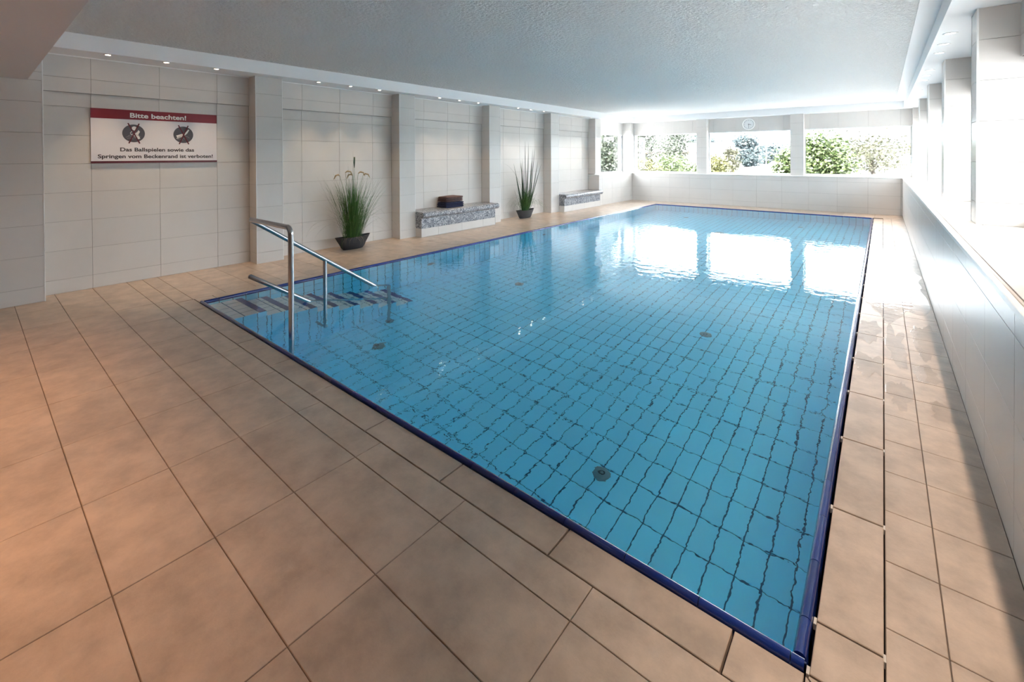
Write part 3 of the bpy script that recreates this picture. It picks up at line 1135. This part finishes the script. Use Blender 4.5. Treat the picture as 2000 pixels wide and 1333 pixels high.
P1 = (-3.625, 1.636)
RZ = 0.885
XR = -4.418
yend, zend = 3.11, 0.885 - 0.69 * (3.11 - 1.625)
main = [Vector((P1[0], P1[1], -DEPTH))] + bend((P1[0], P1[1], 0), (P1[0], P1[1], RZ), (XR, 1.636, RZ), 0.055) + \
    bend((P1[0], P1[1], RZ), (XR, 1.632, RZ), (XR, yend, zend), 0.045) + bend((XR, 1.632, RZ), (XR, yend, zend), (XR, yend, -DEPTH), 0.06) + [Vector((XR, yend, -DEPTH))]
hpart(MB().tube(main, RR, 20), 'top_rail')
hpart(MB().tube([(XR, 2.338, -0.86), (XR, 2.338, 0.395)], RR * 0.92, 18), 'post')
hpart(MB().tube([(XR, 2.338, -0.84), (XR - 0.06, 2.338, -0.86), (SX + 0.002, 2.338, -0.86)], RR * 0.92, 16), 'wall_bracket')
low = [Vector((-4.455, 1.633, 0.366)), Vector((-4.455, 1.640, 0.361)), Vector((-4.455, 2.21, -0.021)), Vector((-4.44, yend - 0.01, -0.625))]
hpart(MB().tube(low, [RR * 0.55, RR, RR, RR], 18), 'lower_rail')
for p in ((P1[0], P1[1]), (XR, yend)):
    hpart(MB().disc((p[0], p[1], -DEPTH), 0.05, 0.012, 24), 'floor_flange')
tag(hr, 'bent stainless steel handrail beside the pool steps', 'handrail')

# ------------------------------------------------------------------ granite benches


def bench(y0, y1, label):
    e = empty('granite_bench', ((REX - 6.37) / 2, (y0 + y1) / 2, 0))
    XF = -6.378
    o = MB().box((REX, y0 + 0.003, 0), (XF - 0.008, y1 - 0.003, 0.152)).obj('plinth', 'wall_grout')
    local_parent(o, e)
    cs = [y0, y0 + 0.40, y0 + 1.01, y0 + 1.61, y1 - 0.02]
    for a, b in zip(cs[:-1], cs[1:]):
        t = tile(e, '+x', a, b, 0.0, 0.155, XF, name='plinth_tile')
        t.matrix_parent_inverse = Matrix.Translation(-Vector(e.location))
    t = tile(e, '-y', PIX, XF, 0.0, 0.155, y0, name='plinth_tile')
    t.matrix_parent_inverse = Matrix.Translation(-Vector(e.location))
    o = MB().cham((REX, y0 + 0.001, 0.155), (XF + 0.004, y1 - 0.02, 0.338), 0.003).obj('front_slab', 'granite')
    local_parent(o, e)
    prof = [(REX, 0.338), (XF - 0.01, 0.338)]
    cx, cz, r = -6.372, 0.397, 0.058
    for i in range(13):
        a = -math.pi / 2 + math.pi * i / 12
        prof.append((cx + r * math.cos(a), cz + r * math.sin(a)))
    prof += [(REX, 0.455)]
    o = MB().extrude(prof, 'y', y0 - 0.0, y1 - 0.004).obj('seat_slab', 'granite')
    local_parent(o, e)
    smooth_angle(o, 35)
    # bullnose runs a little past the pier in front of it
    prof2 = [(PIX + 0.012, 0.34)] + prof[2:-1] + [(PIX + 0.012, 0.455)]
    o = MB().extrude(prof2, 'y', y1 - 0.004, y1 + 0.045).obj('seat_end', 'granite')
    local_parent(o, e)
    smooth_angle(o, 35)
    tag(e, label, 'bench', 'granite benches along the left wall')


bench(5.186, 7.190, 'grey speckled granite bench with two folded towels on it')
bench(9.881, 11.812, 'bare grey speckled granite bench beside the far left window')

# ------------------------------------------------------------------ folded towels


def towel(name, z0, h, y0, y1, x0, x1, material, label, seed):
    rnd = random.Random(seed)
    e = empty(name, ((x0 + x1) / 2, (y0 + y1) / 2, z0))
    lay = 3
    for k in range(lay):
        a, b = z0 + h * k / lay, z0 + h * (k + 1) / lay
        r = (b - a) / 2
        dx = rnd.uniform(-0.008, 0.008)
        prof = [(x0 + 0.01 * k, a)]
        for i in range(9):
            t = -math.pi / 2 + math.pi * i / 8
            prof.append((x1 - r + dx + r * math.cos(t), (a + b) / 2 + r * math.sin(t) * 1.0))
        prof.append((x0 + 0.01 * k, b))
        m = MB()
        n = 14
        vs, fs = [], []
        for i in range(n + 1):
            t = i / n
            y = y0 + (y1 - y0) * t
            edge = max(0, 1 - min(t, 1 - t) * 12)
            for q in prof:
                wob = noise.noise(Vector((q[0] * 9, y * 7, q[1] * 14 + seed))) * 0.006
                sh = edge * edge * 0.35
                vs.append((q[0] + wob - edge * edge * 0.012 * (q[0] > x1 - 0.05), y + wob, q[1] + ((a + b) / 2 - q[1]) * sh + noise.noise(Vector((y * 5, q[0] * 6, seed))) * 0.004 * (k + 0.4)))
        p = len(prof)
        for i in range(n):
            for j in range(p):
                jj = (j + 1) % p
                fs.append((i * p + j, i * p + jj, (i + 1) * p + jj, (i + 1) * p + j))
        fs += [tuple(range(p)), tuple(reversed(range(n * p, n * p + p)))]
        m.add(vs, fs)
        o = m.obj('folded_layer', material)
        local_parent(o, e)
        smooth_angle(o, 50)
    tag(e, label, 'towel', 'folded towels on the granite bench')


towel('folded_towel', 0.4555, 0.105, 5.880, 6.350, -6.76, -6.47, 'towel_navy', 'folded navy blue towel lying on the granite bench', 3)
towel('folded_towel', 0.568, 0.100, 5.895, 6.330, -6.75, -6.48, 'towel_brown', 'folded brown towel on top of the navy one', 11)

# ------------------------------------------------------------------ potted plants


def boat_pot(e, c, L, W, H, lb, wb, rot=0.0):
    """shallow boat-shaped planter: pointed ends, sides flaring upwards"""
    def ring(l, w, z, n=40):
        out = []
        for i in range(n):
            a = 2 * math.pi * i / n
            y = math.cos(a)
            s = math.sin(a)
            x = (abs(s) ** 1.25) * (1 if s >= 0 else -1)
            rise = 0.018 * y * y if z > 0.05 else 0.0
            out.append((c[0] + x * w, c[1] + y * l, z + rise))
        return out
    rings = [ring(lb * .98, wb * .96, 0.001), ring(lb, wb, 0.008)]
    for k in range(1, 7):
        t = k / 6
        rings.append(ring(lb + (L - lb) * t ** 0.8, wb + (W - wb) * t ** 0.75, 0.008 + (H - 0.008) * t))
    rings.append(ring(L - 0.012, W - 0.012, H))
    rings.append(ring(L - 0.03, W - 0.02, H - 0.035))
    n = 40
    vs = [p for r in rings for p in r]
    fs = [tuple(reversed(range(n)))]
    for k in range(len(rings) - 1):
        for i in range(n):
            j = (i + 1) % n
            fs.append((k * n + i, k * n + j, (k + 1) * n + j, (k + 1) * n + i))
    o = MB().add(vs, fs).obj('pot', 'pot_anthracite')
    local_parent(o, e)
    smooth_angle(o, 40)
    o = MB().add(ring(L - 0.028, W - 0.018, H - 0.034), [tuple(range(n))]).obj('soil', 'soil')
    local_parent(o, e)


def blade_mesh(m, base, lean, az, length, width, curl, seg=7):
    """tapering grass blade that leans and arcs over"""
    d = Vector((math.cos(az), math.sin(az), 0))
    side = Vector((-math.sin(az), math.cos(az), 0))
    p = Vector(base)
    th = lean
    vs, fs = [], []
    n0 = len(m.v)
    st = length / seg
    for i in range(seg + 1):
        t = i / seg
        w = width * (1 - t) ** 0.7 * (0.55 + 0.45 * min(1, t * 5))
        w = max(w, 0.0004)
        vs += [p - side * w / 2, p + side * w / 2]
        th += curl * st * (0.4 + 1.4 * t)
        p = p + (d * math.sin(th) + Vector((0, 0, 1)) * math.cos(th)) * st
    for i in range(seg):
        fs.append((2 * i, 2 * i + 1, 2 * i + 3, 2 * i + 2))
    m.add(vs, fs)
    return p, th


rnd = random.Random(21)
# bushy grass
c1 = (-6.470, 3.890)
e1 = empty('potted_grass', (c1[0], c1[1], 0))
boat_pot(e1, c1, 0.305, 0.10, 0.192, 0.175, 0.065)
mg = MB()
for i in range(640):
    az = rnd.uniform(0, 2 * math.pi)
    rr = abs(rnd.gauss(0, 0.055))
    b = (c1[0] + math.cos(az) * min(rr, .07), c1[1] + math.sin(az) * min(rr * 1.5, .14), 0.16)
    L = rnd.choice([rnd.uniform(0.25, 0.6), rnd.uniform(0.5, 0.95), rnd.uniform(0.7, 1.12)])
    lean = min(0.6, abs(rnd.gauss(0.0, 0.15)) + rr * 1.5)
    if math.cos(az) < -0.3:
        lean *= 0.45
    blade_mesh(mg, b, lean, az, L, rnd.uniform(0.006, 0.013), rnd.choice([rnd.uniform(0.0, 0.25), rnd.uniform(0.1, 0.7)]))
for i in range(70):
    az = rnd.choice([rnd.gauss(math.pi / 2, .5), rnd.gauss(-math.pi / 2, .5), rnd.gauss(0, .6)])
    b = (c1[0] + rnd.gauss(0, .02), c1[1] + rnd.gauss(0, .05), 0.17)
    blade_mesh(mg, b, rnd.uniform(0.2, 0.75), az, rnd.uniform(0.5, 1.15), rnd.uniform(0.004, 0.008), rnd.uniform(0.7, 2.4), 11)
blade_mesh(mg, (c1[0], c1[1], 0.2), 0.01, math.pi / 2, 1.35, 0.012, 0.0)
blade_mesh(mg, (c1[0], c1[1] - .02, 0.2), 0.05, -math.pi / 2, 1.15, 0.010, 0.0)
o = stuff(mg.obj('foliage', 'blade_green', fix=False))
local_parent(o, e1)
md = MB()
for i in range(26):
    az = rnd.gauss(0, .8)
    b = (c1[0] + 0.05 + rnd.gauss(0, .015), c1[1] + rnd.gauss(0, .05), 0.185)
    blade_mesh(md, b, rnd.uniform(0.9, 1.3), az, rnd.uniform(0.12, 0.28), 0.003, rnd.uniform(7, 10), 7)
o = stuff(md.obj('hanging_roots', 'blade_dry', fix=False))
local_parent(o, e1)
heads = [(0.10, -0.36, 1.12), (0.06, -0.21, 1.17), (0.05, -0.04, 1.12), (0.04, 0.10, 1.15), (0.06, 0.20, 1.12), (0.02, 0.02, 1.36)]
for k, (dx, dy, z) in enumerate(heads):
    m = MB()
    sgn = -1 if dy < -0.1 else 1
    z += 0.04
    if k == 5:
        pts = [(c1[0], c1[1], 0.2), (c1[0] + dx, c1[1] + dy, z - 0.2), (c1[0] + dx, c1[1] + dy, z - 0.1)]
        hd = [(c1[0] + dx, c1[1] + dy, z - 0.12), (c1[0] + dx, c1[1] + dy, z - 0.04), (c1[0] + dx, c1[1] + dy + .004, z + 0.05)]
    else:
        pts = [(c1[0], c1[1] + dy * .1, 0.2), (c1[0] + dx * .5, c1[1] + dy * .45, z * .72), (c1[0] + dx, c1[1] + dy * .75, z)]
        q = Vector(pts[-1])
        s = -1 if k in (0, 2) else 1
        hd = [q, q + Vector((0.01, s * 0.035, 0.022)), q + Vector((0.02, s * 0.08, 0.010)), q + Vector((0.02, s * 0.11, -0.045))]
    m.tube(pts, 0.0022, 6)
    o = m.obj('seed_stem', 'blade_green', None, True)
    local_parent(o, e1)
    o2 = MB().tube(hd, [0.005, 0.013, 0.012, 0.004][:len(hd)], 8).obj('seed_head', 'blade_dark' if k == 5 else 'blade_dry', o, True)
for pe in (e1,):
    for ch in pe.children_recursive:
        if ch.type == 'MESH':
            for v in ch.data.vertices:
                v.co.x = max(v.co.x, REX + 0.035 + 0.02 * abs(math.sin(v.co.z * 30)))
tag(e1, 'bushy potted grass with beige seed heads in a black boat-shaped planter', 'plant', 'potted grasses along the left wall')

# slim reed
c2 = (-6.520, 8.400)
e2 = empty('potted_reed', (c2[0], c2[1], 0))
boat_pot(e2, c2, 0.335, 0.10, 0.185, 0.205, 0.065)
mg = MB()
for i in range(230):
    az = rnd.uniform(0, 2 * math.pi)
    rr = abs(rnd.gauss(0, 0.06))
    b = (c2[0] + math.cos(az) * min(rr, .06), c2[1] + math.sin(az) * min(rr * 1.5, .16), 0.155)
    back = 0.4 if math.cos(az) < -0.3 else 1.0
    blade_mesh(mg, b, (abs(rnd.gauss(0.1, 0.16))) * back, az, rnd.uniform(0.3, 0.62), rnd.uniform(0.007, 0.013), rnd.uniform(0.1, 1.2))
for i in range(150):
    az = rnd.choice([rnd.gauss(math.pi / 2, .6), rnd.gauss(-math.pi / 2, .6), rnd.gauss(0, .6)])
    b = (c2[0] + rnd.gauss(0, .02), c2[1] + rnd.gauss(0, .07), 0.2)
    blade_mesh(mg, b, rnd.uniform(0.25, 0.7), az, rnd.uniform(0.45, 0.8), rnd.uniform(0.005, 0.009), rnd.uniform(2.2, 4.2), 10)
o = stuff(mg.obj('foliage', 'blade_green', fix=False))
local_parent(o, e2)
def spike(base, tip, width, bow):
    """stiff keeled leaf from base to tip: two ribbons that cross"""
    b, t = Vector(base), Vector(tip)
    m = MB()
    n = 9
    for side in (Vector((0.35, 0.94, 0)), Vector((0.95, -0.3, 0))):
        vs, fs = [], []
        for i in range(n + 1):
            f = i / n
            p = b.lerp(t, f) + Vector((0.01, bow, 0)) * math.sin(math.pi * f)
            w = width * (0.75 + 0.5 * f) * max(0.02, (1 - f ** 2.2))
            vs += [p - side * w / 2, p + side * w / 2]
        for i in range(n):
            fs.append((2 * i, 2 * i + 1, 2 * i + 3, 2 * i + 2))
        m.add(vs, fs)
    o = m.obj('tall_leaf', 'blade_dark', fix=False)
    local_parent(o, e2)


spikes = [(8.365, 8.346, 1.818), (8.395, 8.409, 1.796), (8.52, 8.657, 1.638), (8.55, 8.775, 1.623), (8.33, 8.146, 1.376), (8.32, 8.16, 1.30), (8.35, 8.286, 1.405), (8.34, 8.199, 1.315),
          (8.50, 8.525, 1.342), (8.56, 8.827, 1.37), (8.30, 7.971, 1.302), (8.58, 9.002, 1.273), (8.27, 7.933, 0.991), (8.42, 8.466, 0.90), (8.57, 8.677, 0.89), (8.36, 8.38, 1.18), (8.53, 8.60, 1.20)]
for k, (yb, yt, zt) in enumerate(spikes):
    spike((c2[0] + 0.015 * math.sin(k * 2.1), (yb - 8.44) * 0.8 + 8.43, 0.15), (c2[0] + 0.05 + 0.05 * math.sin(k * 1.7), yt, zt), 0.026 if zt > 1.1 else 0.020, 0.02 * math.sin(k))
m = MB()
blade_mesh(m, (c2[0] + 0.03, c2[1] - 0.04, 0.18), 0.14, -math.pi / 2, 1.52, 0.007, 0.75, 18)
o = m.obj('bent_leaf', 'blade_dark', fix=False)
local_parent(o, e2)
for ch in e2.children_recursive:
    if ch.type == 'MESH':
        for v in ch.data.vertices:
            v.co.x = max(v.co.x, REX + 0.035 + 0.02 * abs(math.sin(v.co.z * 30)))
tag(e2, 'slim potted reed with tall upright leaves in a black boat-shaped planter', 'plant', 'potted grasses along the left wall')

# ------------------------------------------------------------------ wall clock
ck = empty('wall_clock', (-2.985, FBY, 2.350))
MB().lathe([(0.163, 0.0), (0.163, -0.022), (0.157, -0.032), (0.145, -0.034), (0.136, -0.026), (0.134, -0.014)], (0, 0, 0), 48, 'y').obj('case', 'clock_white', ck, True)
MB().lathe([(0.136, -0.020), (0.128, -0.0165), (0.126, -0.012)], (0, 0, 0), 48, 'y').obj('inner_ring', 'clock_grey', ck, True)
MB().lathe([(0.0, -0.012), (0.134, -0.012)], (0, 0, 0), 48, 'y').obj('dial', 'clock_dial', ck)
for h in range(12):
    a = math.radians(30 * h)
    d = Vector((math.sin(a), 0, math.cos(a)))
    n = Vector((d.z, 0, -d.x)) * 0.004
    p, q = d * 0.102, d * 0.120
    y = Vector((0, -0.0135, 0))
    MB().add([p - n + y, p + n + y, q + n + y, q - n + y], [(0, 1, 2, 3)]).obj('hour_mark', 'clock_grey', ck, fix=False)


def hand(nm, deg, L, w, y):
    a = math.radians(deg)
    d = Vector((math.sin(a), 0, math.cos(a)))
    n = Vector((d.z, 0, -d.x)) * w / 2
    m = MB()
    vs = []
    for yy in (y, y - 0.002):
        o = Vector((0, yy, 0))
        vs += [-d * 0.015 - n + o, -d * 0.015 + n + o, d * L + n * 0.7 + o, d * L - n * 0.7 + o]
    m.add(vs, [(0, 1, 2, 3), (7, 6, 5, 4), (0, 4, 5, 1), (1, 5, 6, 2), (2, 6, 7, 3), (3, 7, 4, 0)]).obj(nm, 'clock_dark', ck)


hand('hour_hand', 104, 0.070, 0.014, -0.0145)
hand('minute_hand', 179, 0.112, 0.010, -0.0175)
MB().disc((0, -0.022, 0), 0.011, 0.009, 16, 'y').obj('hub', 'clock_dark', ck)
tag(ck, 'round white wall clock above the middle far window', 'clock')

# ------------------------------------------------------------------ puddles on the right deck


def puddle(cx, cy, rx, ry, seed, label, amp=0.35, xr=(-0.150, RWX - 0.012)):
    pts = []
    n = 96
    for i in range(n):
        a = 2 * math.pi * i / n
        f = 1 + amp * noise.noise(Vector((math.cos(a) * 1.6 + seed, math.sin(a) * 1.6, seed * 0.7))) * 1.6 + amp * 0.45 * noise.noise(Vector((math.cos(a) * 6, math.sin(a) * 6, seed + 9)))
        x = min(max(cx + rx * f * math.cos(a), xr[0]), xr[1])
        y = cy + ry * f * math.sin(a)
        pts.append((x, y))
    m = MB()
    vs = [(x, y, 0.0008) for x, y in pts] + [(cx + (x - cx) * 0.97, cy + (y - cy) * 0.985, 0.0020) for x, y in pts]
    fs = [(i, (i + 1) % n, n + (i + 1) % n, n + i) for i in range(n)] + [tuple(range(n, 2 * n))]
    o = m.add(vs, fs).obj('puddle', 'puddle_water', fix=False)
    tag(o, label, 'puddle', 'water puddles on the right deck')


puddle(0.05, 6.95, 0.30, 1.62, 1.3, 'largest puddle on the right deck mirroring the far windows', 0.28)
puddle(0.27, 4.72, 0.080, 0.42, 4.1, 'long puddle along the right low wall below the biggest one', 0.4, (0.165, RWX - 0.012))
puddle(0.075, 4.45, 0.060, 0.42, 7.7, 'long puddle on the narrow tile column beside the gutter slot', 0.5, (0.016, 0.15))
puddle(-0.085, 4.72, 0.065, 0.28, 2.2, 'round puddle on the gutter covers beside the blue kerb', 0.4, (-0.15, 0.0))
puddle(0.23, 3.98, 0.060, 0.13, 5.9, 'small curled puddle in the wider tile column, middle of the patches', 0.5, (0.155, 0.34))
puddle(0.08, 3.55, 0.060, 0.20, 8.4, 'ragged puddle on the narrow tile column nearest the camera', 0.5, (0.016, 0.15))
puddle(-0.06, 3.95, 0.075, 0.20, 3.6, 'ragged puddle on the gutter cover nearest the camera', 0.5, (-0.15, 0.0))
puddle(0.27, 3.45, 0.05, 0.10, 6.6, 'smallest puddle close to the low wall', 0.5, (0.16, 0.34))
puddle(-0.07, 9.35, 0.07, 0.24, 9.4, 'far puddle on the gutter covers, nearer of two', 0.5, (-0.15, 0.0))
puddle(-0.05, 10.3, 0.05, 0.24, 1.9, 'far puddle on the gutter covers, farther of two', 0.5, (-0.15, 0.0))

# ------------------------------------------------------------------ outside
OG = -0.5
og = MB()
og.add([(-900, 14.9, OG), (900, 14.9, OG), (900, 900, OG), (-900, 900, OG)], [(0, 1, 2, 3)])
og.add([(1.05, -300, OG), (900, -300, OG), (900, 14.9, OG), (1.05, 14.9, OG)], [(0, 1, 2, 3)])
og.add([(-900, -300, OG), (-7.1, -300, OG), (-7.1, 14.9, OG), (-900, 14.9, OG)], [(0, 1, 2, 3)])
struct(og.obj('ground', 'paving', fix=False))
# low distant hills
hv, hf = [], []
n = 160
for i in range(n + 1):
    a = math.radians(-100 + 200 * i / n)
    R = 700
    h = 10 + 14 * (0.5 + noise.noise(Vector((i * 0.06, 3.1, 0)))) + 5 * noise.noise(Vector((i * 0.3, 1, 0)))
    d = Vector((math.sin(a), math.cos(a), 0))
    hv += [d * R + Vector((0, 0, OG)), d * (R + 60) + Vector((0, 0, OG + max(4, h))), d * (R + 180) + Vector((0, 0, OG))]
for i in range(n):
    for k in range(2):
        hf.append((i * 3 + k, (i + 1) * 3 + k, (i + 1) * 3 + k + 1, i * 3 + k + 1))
struct(MB().add(hv, hf).obj('hills', 'hill_haze_green', None, True))


def tree(name, label, pos, h, rx, rz, leaf, n, size, trunk_h, seed, group, flat=0.0, cat='tree', clump=26):
    """crown of many small leaves in clumps around branches, on a trunk"""
    r = random.Random(seed)
    x, y = pos
    e = empty(name, (x, y, OG))
    tops = []
    cz = h - rz
    for k in range(clump):
        while True:
            p = Vector((r.uniform(-1, 1), r.uniform(-1, 1), r.uniform(-1, 1)))
            if p.length < 1 and p.length > 0.25:
                break
        p = p.normalized() * (0.45 + 0.5 * p.length)
        tops.append(Vector((p.x * rx, p.y * rx, cz + p.z * rz)))
    tr = MB()
    tr.tube([(0, 0, 0), (0.02 * rx, 0, trunk_h * 0.5), (0, 0.02, max(trunk_h, cz - rz * 0.3))], [0.05 + rx * 0.05, 0.04 + rx * 0.035, 0.03 + rx * 0.02], 8)
    tr.obj('trunk', 'bark', e, True)
    for t in tops[:10]:
        MB().tube([(0, 0, trunk_h * 0.8), Vector((t.x * .5, t.y * .5, (trunk_h + t.z) / 2 + 0.1)), t], [0.02 + rx * 0.012, 0.015 + rx * 0.008, 0.006], 6).obj('branch', 'bark', e, True)
    m = MB()
    cr = 0.36 * min(rx, rz) + 0.1
    for i in range(int(n * 2.2)):
        t = r.choice(tops)
        p = t + Vector((r.gauss(0, 1) * cr * (1 + flat), r.gauss(0, 1) * cr * (1 + flat), r.gauss(0, 1) * cr * (0.75 - 0.45 * flat)))
        if p.z < 0.1:
            p.z = 0.1 + r.random() * 0.4
        a, b = r.uniform(0, 6.283), r.uniform(-0.9, 0.9)
        d = Vector((math.cos(a) * math.cos(b), math.sin(a) * math.cos(b), math.sin(b)))
        s = d.cross(Vector((r.uniform(-1, 1), r.uniform(-1, 1), r.uniform(-1, 1)))).normalized()
        L = size * r.uniform(0.75, 1.6)
        m.add([p - d * L / 2, p + s * L * 0.28, p + d * L / 2, p - s * L * 0.28], [(0, 1, 2, 3)])
    stuff(m.obj('crown', leaf, e, fix=False))
    tag(e, label, cat, group)


GT = 'trees and shrubs outside the windows'
tree('round_bush', 'big bright green round bush filling the left of the last far window', (-1.80, 21.4), 2.80, 0.62, 1.45, 'leaf_green', 6000, 0.12, 0.6, 1, GT, cat='bush', clump=50)
tree('spreading_tree', 'olive spreading tree with layered twigs at the last far window', (-0.35, 25.6), 2.85, 1.30, 0.80, 'leaf_olive', 2100, 0.11, 1.5, 2, GT, flat=0.7, clump=46)
tree('round_bush', 'green bush cut off by the second far pillar, at the middle window edge', (-2.58, 18.9), 2.10, 0.30, 1.1, 'leaf_green', 2600, 0.10, 0.5, 3, GT, cat='bush', clump=30)
tree('distant_tree', 'large hazy blue-green tree in the middle far window', (-18.6, 88.0), 5.2, 1.7, 2.3, 'leaf_haze_bluegreen', 3800, 0.42, 2.0, 4, GT, clump=34)
tree('distant_tree', 'lower hazy blue-green tree right of the big one in the middle window', (-20.1, 118.0), 3.9, 2.2, 2.0, 'leaf_haze_bluegreen', 2600, 0.5, 1.2, 5, GT, clump=26)
tree('distant_tree', 'flat hazy blue-green tree behind the house roof', (-27.5, 92.0), 5.4, 2.4, 2.2, 'leaf_haze_bluegreen', 3000, 0.45, 2.0, 17, GT, clump=30)
tree('yellow_shrub', 'yellow-green shrub at the left edge of the middle far window', (-7.62, 28.0), 1.95, 0.42, 1.1, 'leaf_yellow', 2400, 0.12, 0.5, 6, GT, cat='bush', clump=26)
tree('columnar_shrub', 'slim olive-yellow columnar shrub in the middle far window', (-7.75, 32.0), 2.35, 0.32, 1.4, 'leaf_olive', 2400, 0.12, 0.5, 7, GT, cat='bush', clump=26)
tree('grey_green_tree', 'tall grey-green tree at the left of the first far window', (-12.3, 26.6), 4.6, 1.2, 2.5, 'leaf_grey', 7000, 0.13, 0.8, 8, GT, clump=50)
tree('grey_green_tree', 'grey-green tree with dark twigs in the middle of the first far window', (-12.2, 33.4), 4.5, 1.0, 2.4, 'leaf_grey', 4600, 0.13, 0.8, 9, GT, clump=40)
tree('yellow_shrub', 'yellow shrub low at the left corner of the first far window', (-7.75, 18.4), 1.75, 0.42, 1.0, 'leaf_yellow', 2200, 0.09, 0.4, 10, GT, cat='bush', clump=24)
tree('round_bush', 'rounded mid-green bush low in the first far window', (-8.15, 22.4), 1.85, 0.55, 1.1, 'leaf_green', 2800, 0.10, 0.4, 12, GT, cat='bush', clump=28)
tree('low_hedge_bush', 'small bright green bush in front of the house', (-9.2, 27.6), 1.55, 0.6, 0.9, 'leaf_green', 2400, 0.12, 0.4, 13, GT, cat='bush', clump=24)
tree('tall_tree', 'blue-green tree seen through the left side window', (-11.4, 19.6), 4.6, 0.9, 2.4, 'leaf_haze_bluegreen', 5000, 0.11, 0.8, 14, GT, clump=40)
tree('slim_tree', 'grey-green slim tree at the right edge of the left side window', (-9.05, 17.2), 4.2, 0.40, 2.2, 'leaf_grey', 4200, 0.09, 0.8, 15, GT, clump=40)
for k, (x, y) in enumerate(((14, 6), (16, 12), (13, 17), (17, 1))):
    tree('side_tree', ['broad tree outside the right windows, nearest the room middle', 'broad tree outside the right windows near the far end', 'broad tree beyond the far right corner outside', 'broad tree outside the right windows beside the camera'][k],
         (x, y), 3.4, 1.8, 1.5, 'leaf_green', 2200, 0.22, 1.0, 30 + k, GT, clump=26)

# distant house
hx, hy = -22.0, 64.0
hs = empty('house', (hx, hy, OG))


def hp(m, nm, mt, par=None):
    return m.obj(nm, mt, par or hs)


hp(MB().box((-6, -4, 0), (6, 4, 2.2)), 'wall', 'house_wall')
hp(MB().box((-6.5, -4.6, 2.2), (6.5, -4.4, 2.5)), 'fascia', 'house_fascia')
hp(MB().extrude([(-4.6, 2.45), (4.6, 2.45), (0, 3.75)], 'x', -6.5, 6.5), 'roof', 'house_roof')
hp(MB().box((2.4, -0.4, 3.3), (3.1, 0.4, 4.3)), 'chimney', 'house_wall')
for x in (-4.4, -1.5, 1.5, 4.2):
    w = hp(MB().box((x - 0.6, -4.05, 0.9), (x + 0.6, -3.98, 2.0)), 'window', 'house_wall')
    hp(MB().box((x - 0.5, -4.07, 1.0), (x + 0.5, -4.03, 1.9)), 'pane', 'house_glass', w)
tag(hs, 'low white house with a reddish eave behind the bushes', 'house')


def car(pos, rot, body, label, s=1.0):
    e = empty('parked_car', (pos[0], pos[1], OG))
    e.rotation_euler = (0, 0, rot)
    prof = [(-2.1, 0.35), (-2.12, 0.62), (-2.0, 0.86), (-1.75, 0.92), (-1.25, 1.38), (-0.9, 1.46), (0.25, 1.45), (0.55, 1.36), (1.05, 0.95), (1.75, 0.84), (2.05, 0.66), (2.1, 0.35)]
    m = MB()
    vs = []
    for y, k in ((-0.86, 0), (-0.80, 1), (0.80, 1), (0.86, 0)):
        for px, pz in prof:
            tw = 1.0
            yy = y
            if pz > 1.0:
                yy = y * 0.80
            vs.append((px, yy, pz))
    n = len(prof)
    fs = []
    for r in range(3):
        for i in range(n):
            j = (i + 1) % n
            fs.append((r * n + i, r * n + j, (r + 1) * n + j, (r + 1) * n + i))
    fs += [tuple(range(n)), tuple(range(3 * n, 4 * n))]
    smooth_angle(m.add(vs, fs).obj('body', body, e), 30)
    for sy in (-1, 1):
        MB().add([(-1.45, sy * .79, 0.98), (0.85, sy * .79, 0.98), (0.30, sy * .715, 1.38), (-1.1, sy * .715, 1.38)], [(0, 1, 2, 3)]).obj('side_window', 'car_glass', e, fix=False)
        for x in (-1.3, 1.3):
            MB().lathe([(0.0, -0.10), (0.30, -0.10), (0.33, -0.06), (0.33, 0.06), (0.30, 0.10), (0.0, 0.10)], (x, sy * 0.78, 0.33), 20, 'y').obj('wheel', 'tyre', e, True)
    MB().add([(1.02, -0.66, 1.0), (1.02, 0.66, 1.0), (0.58, 0.62, 1.36), (0.58, -0.62, 1.36)], [(0, 1, 2, 3)]).obj('windscreen', 'car_glass', e, fix=False)
    MB().add([(-1.74, -0.66, 0.96), (-1.74, 0.66, 0.96), (-1.28, 0.62, 1.38), (-1.28, -0.62, 1.38)], [(0, 1, 2, 3)]).obj('rear_window', 'car_glass', e, fix=False)
    tag(e, label, 'car', 'cars parked outside the far windows')


car((-12.6, 38.0), 0.3, 'car_white', 'white parked car low in the first far window')
car((-14.6, 45.0), -0.2, 'car_silver', 'silver parked car behind the white one in the first far window')
car((-10.4, 43.0), 0.1, 'car_white', 'white parked car in the middle far window')
car((-6.6, 47.0), 0.2, 'car_silver', 'silver parked car at the right of the middle far window')
car((-1.75, 34.0), 0.4, 'car_dark', 'dark parked car between the bush and the olive tree')
car((1.2, 37.0), 0.0, 'car_white', 'white parked car behind the olive spreading tree')
lp = empty('lamp_post', (-17.3, 98.0, OG))
MB().tube([(0, 0, 0), (0, 0, 3.9)], [0.09, 0.06], 10).obj('pole', 'lamp_pole', lp, True)
MB().tube([(0, 0, 3.9), (0.1, 0, 4.15), (0.6, 0, 4.2)], 0.05, 8).obj('lamp_arm', 'lamp_pole', lp, True)
MB().cham((0.5, -0.12, 4.12), (1.0, 0.12, 4.24), 0.03).obj('lamp_head', 'lamp_pole', lp)
tag(lp, 'thin grey lamp post between the hazy distant trees', 'lamp post')
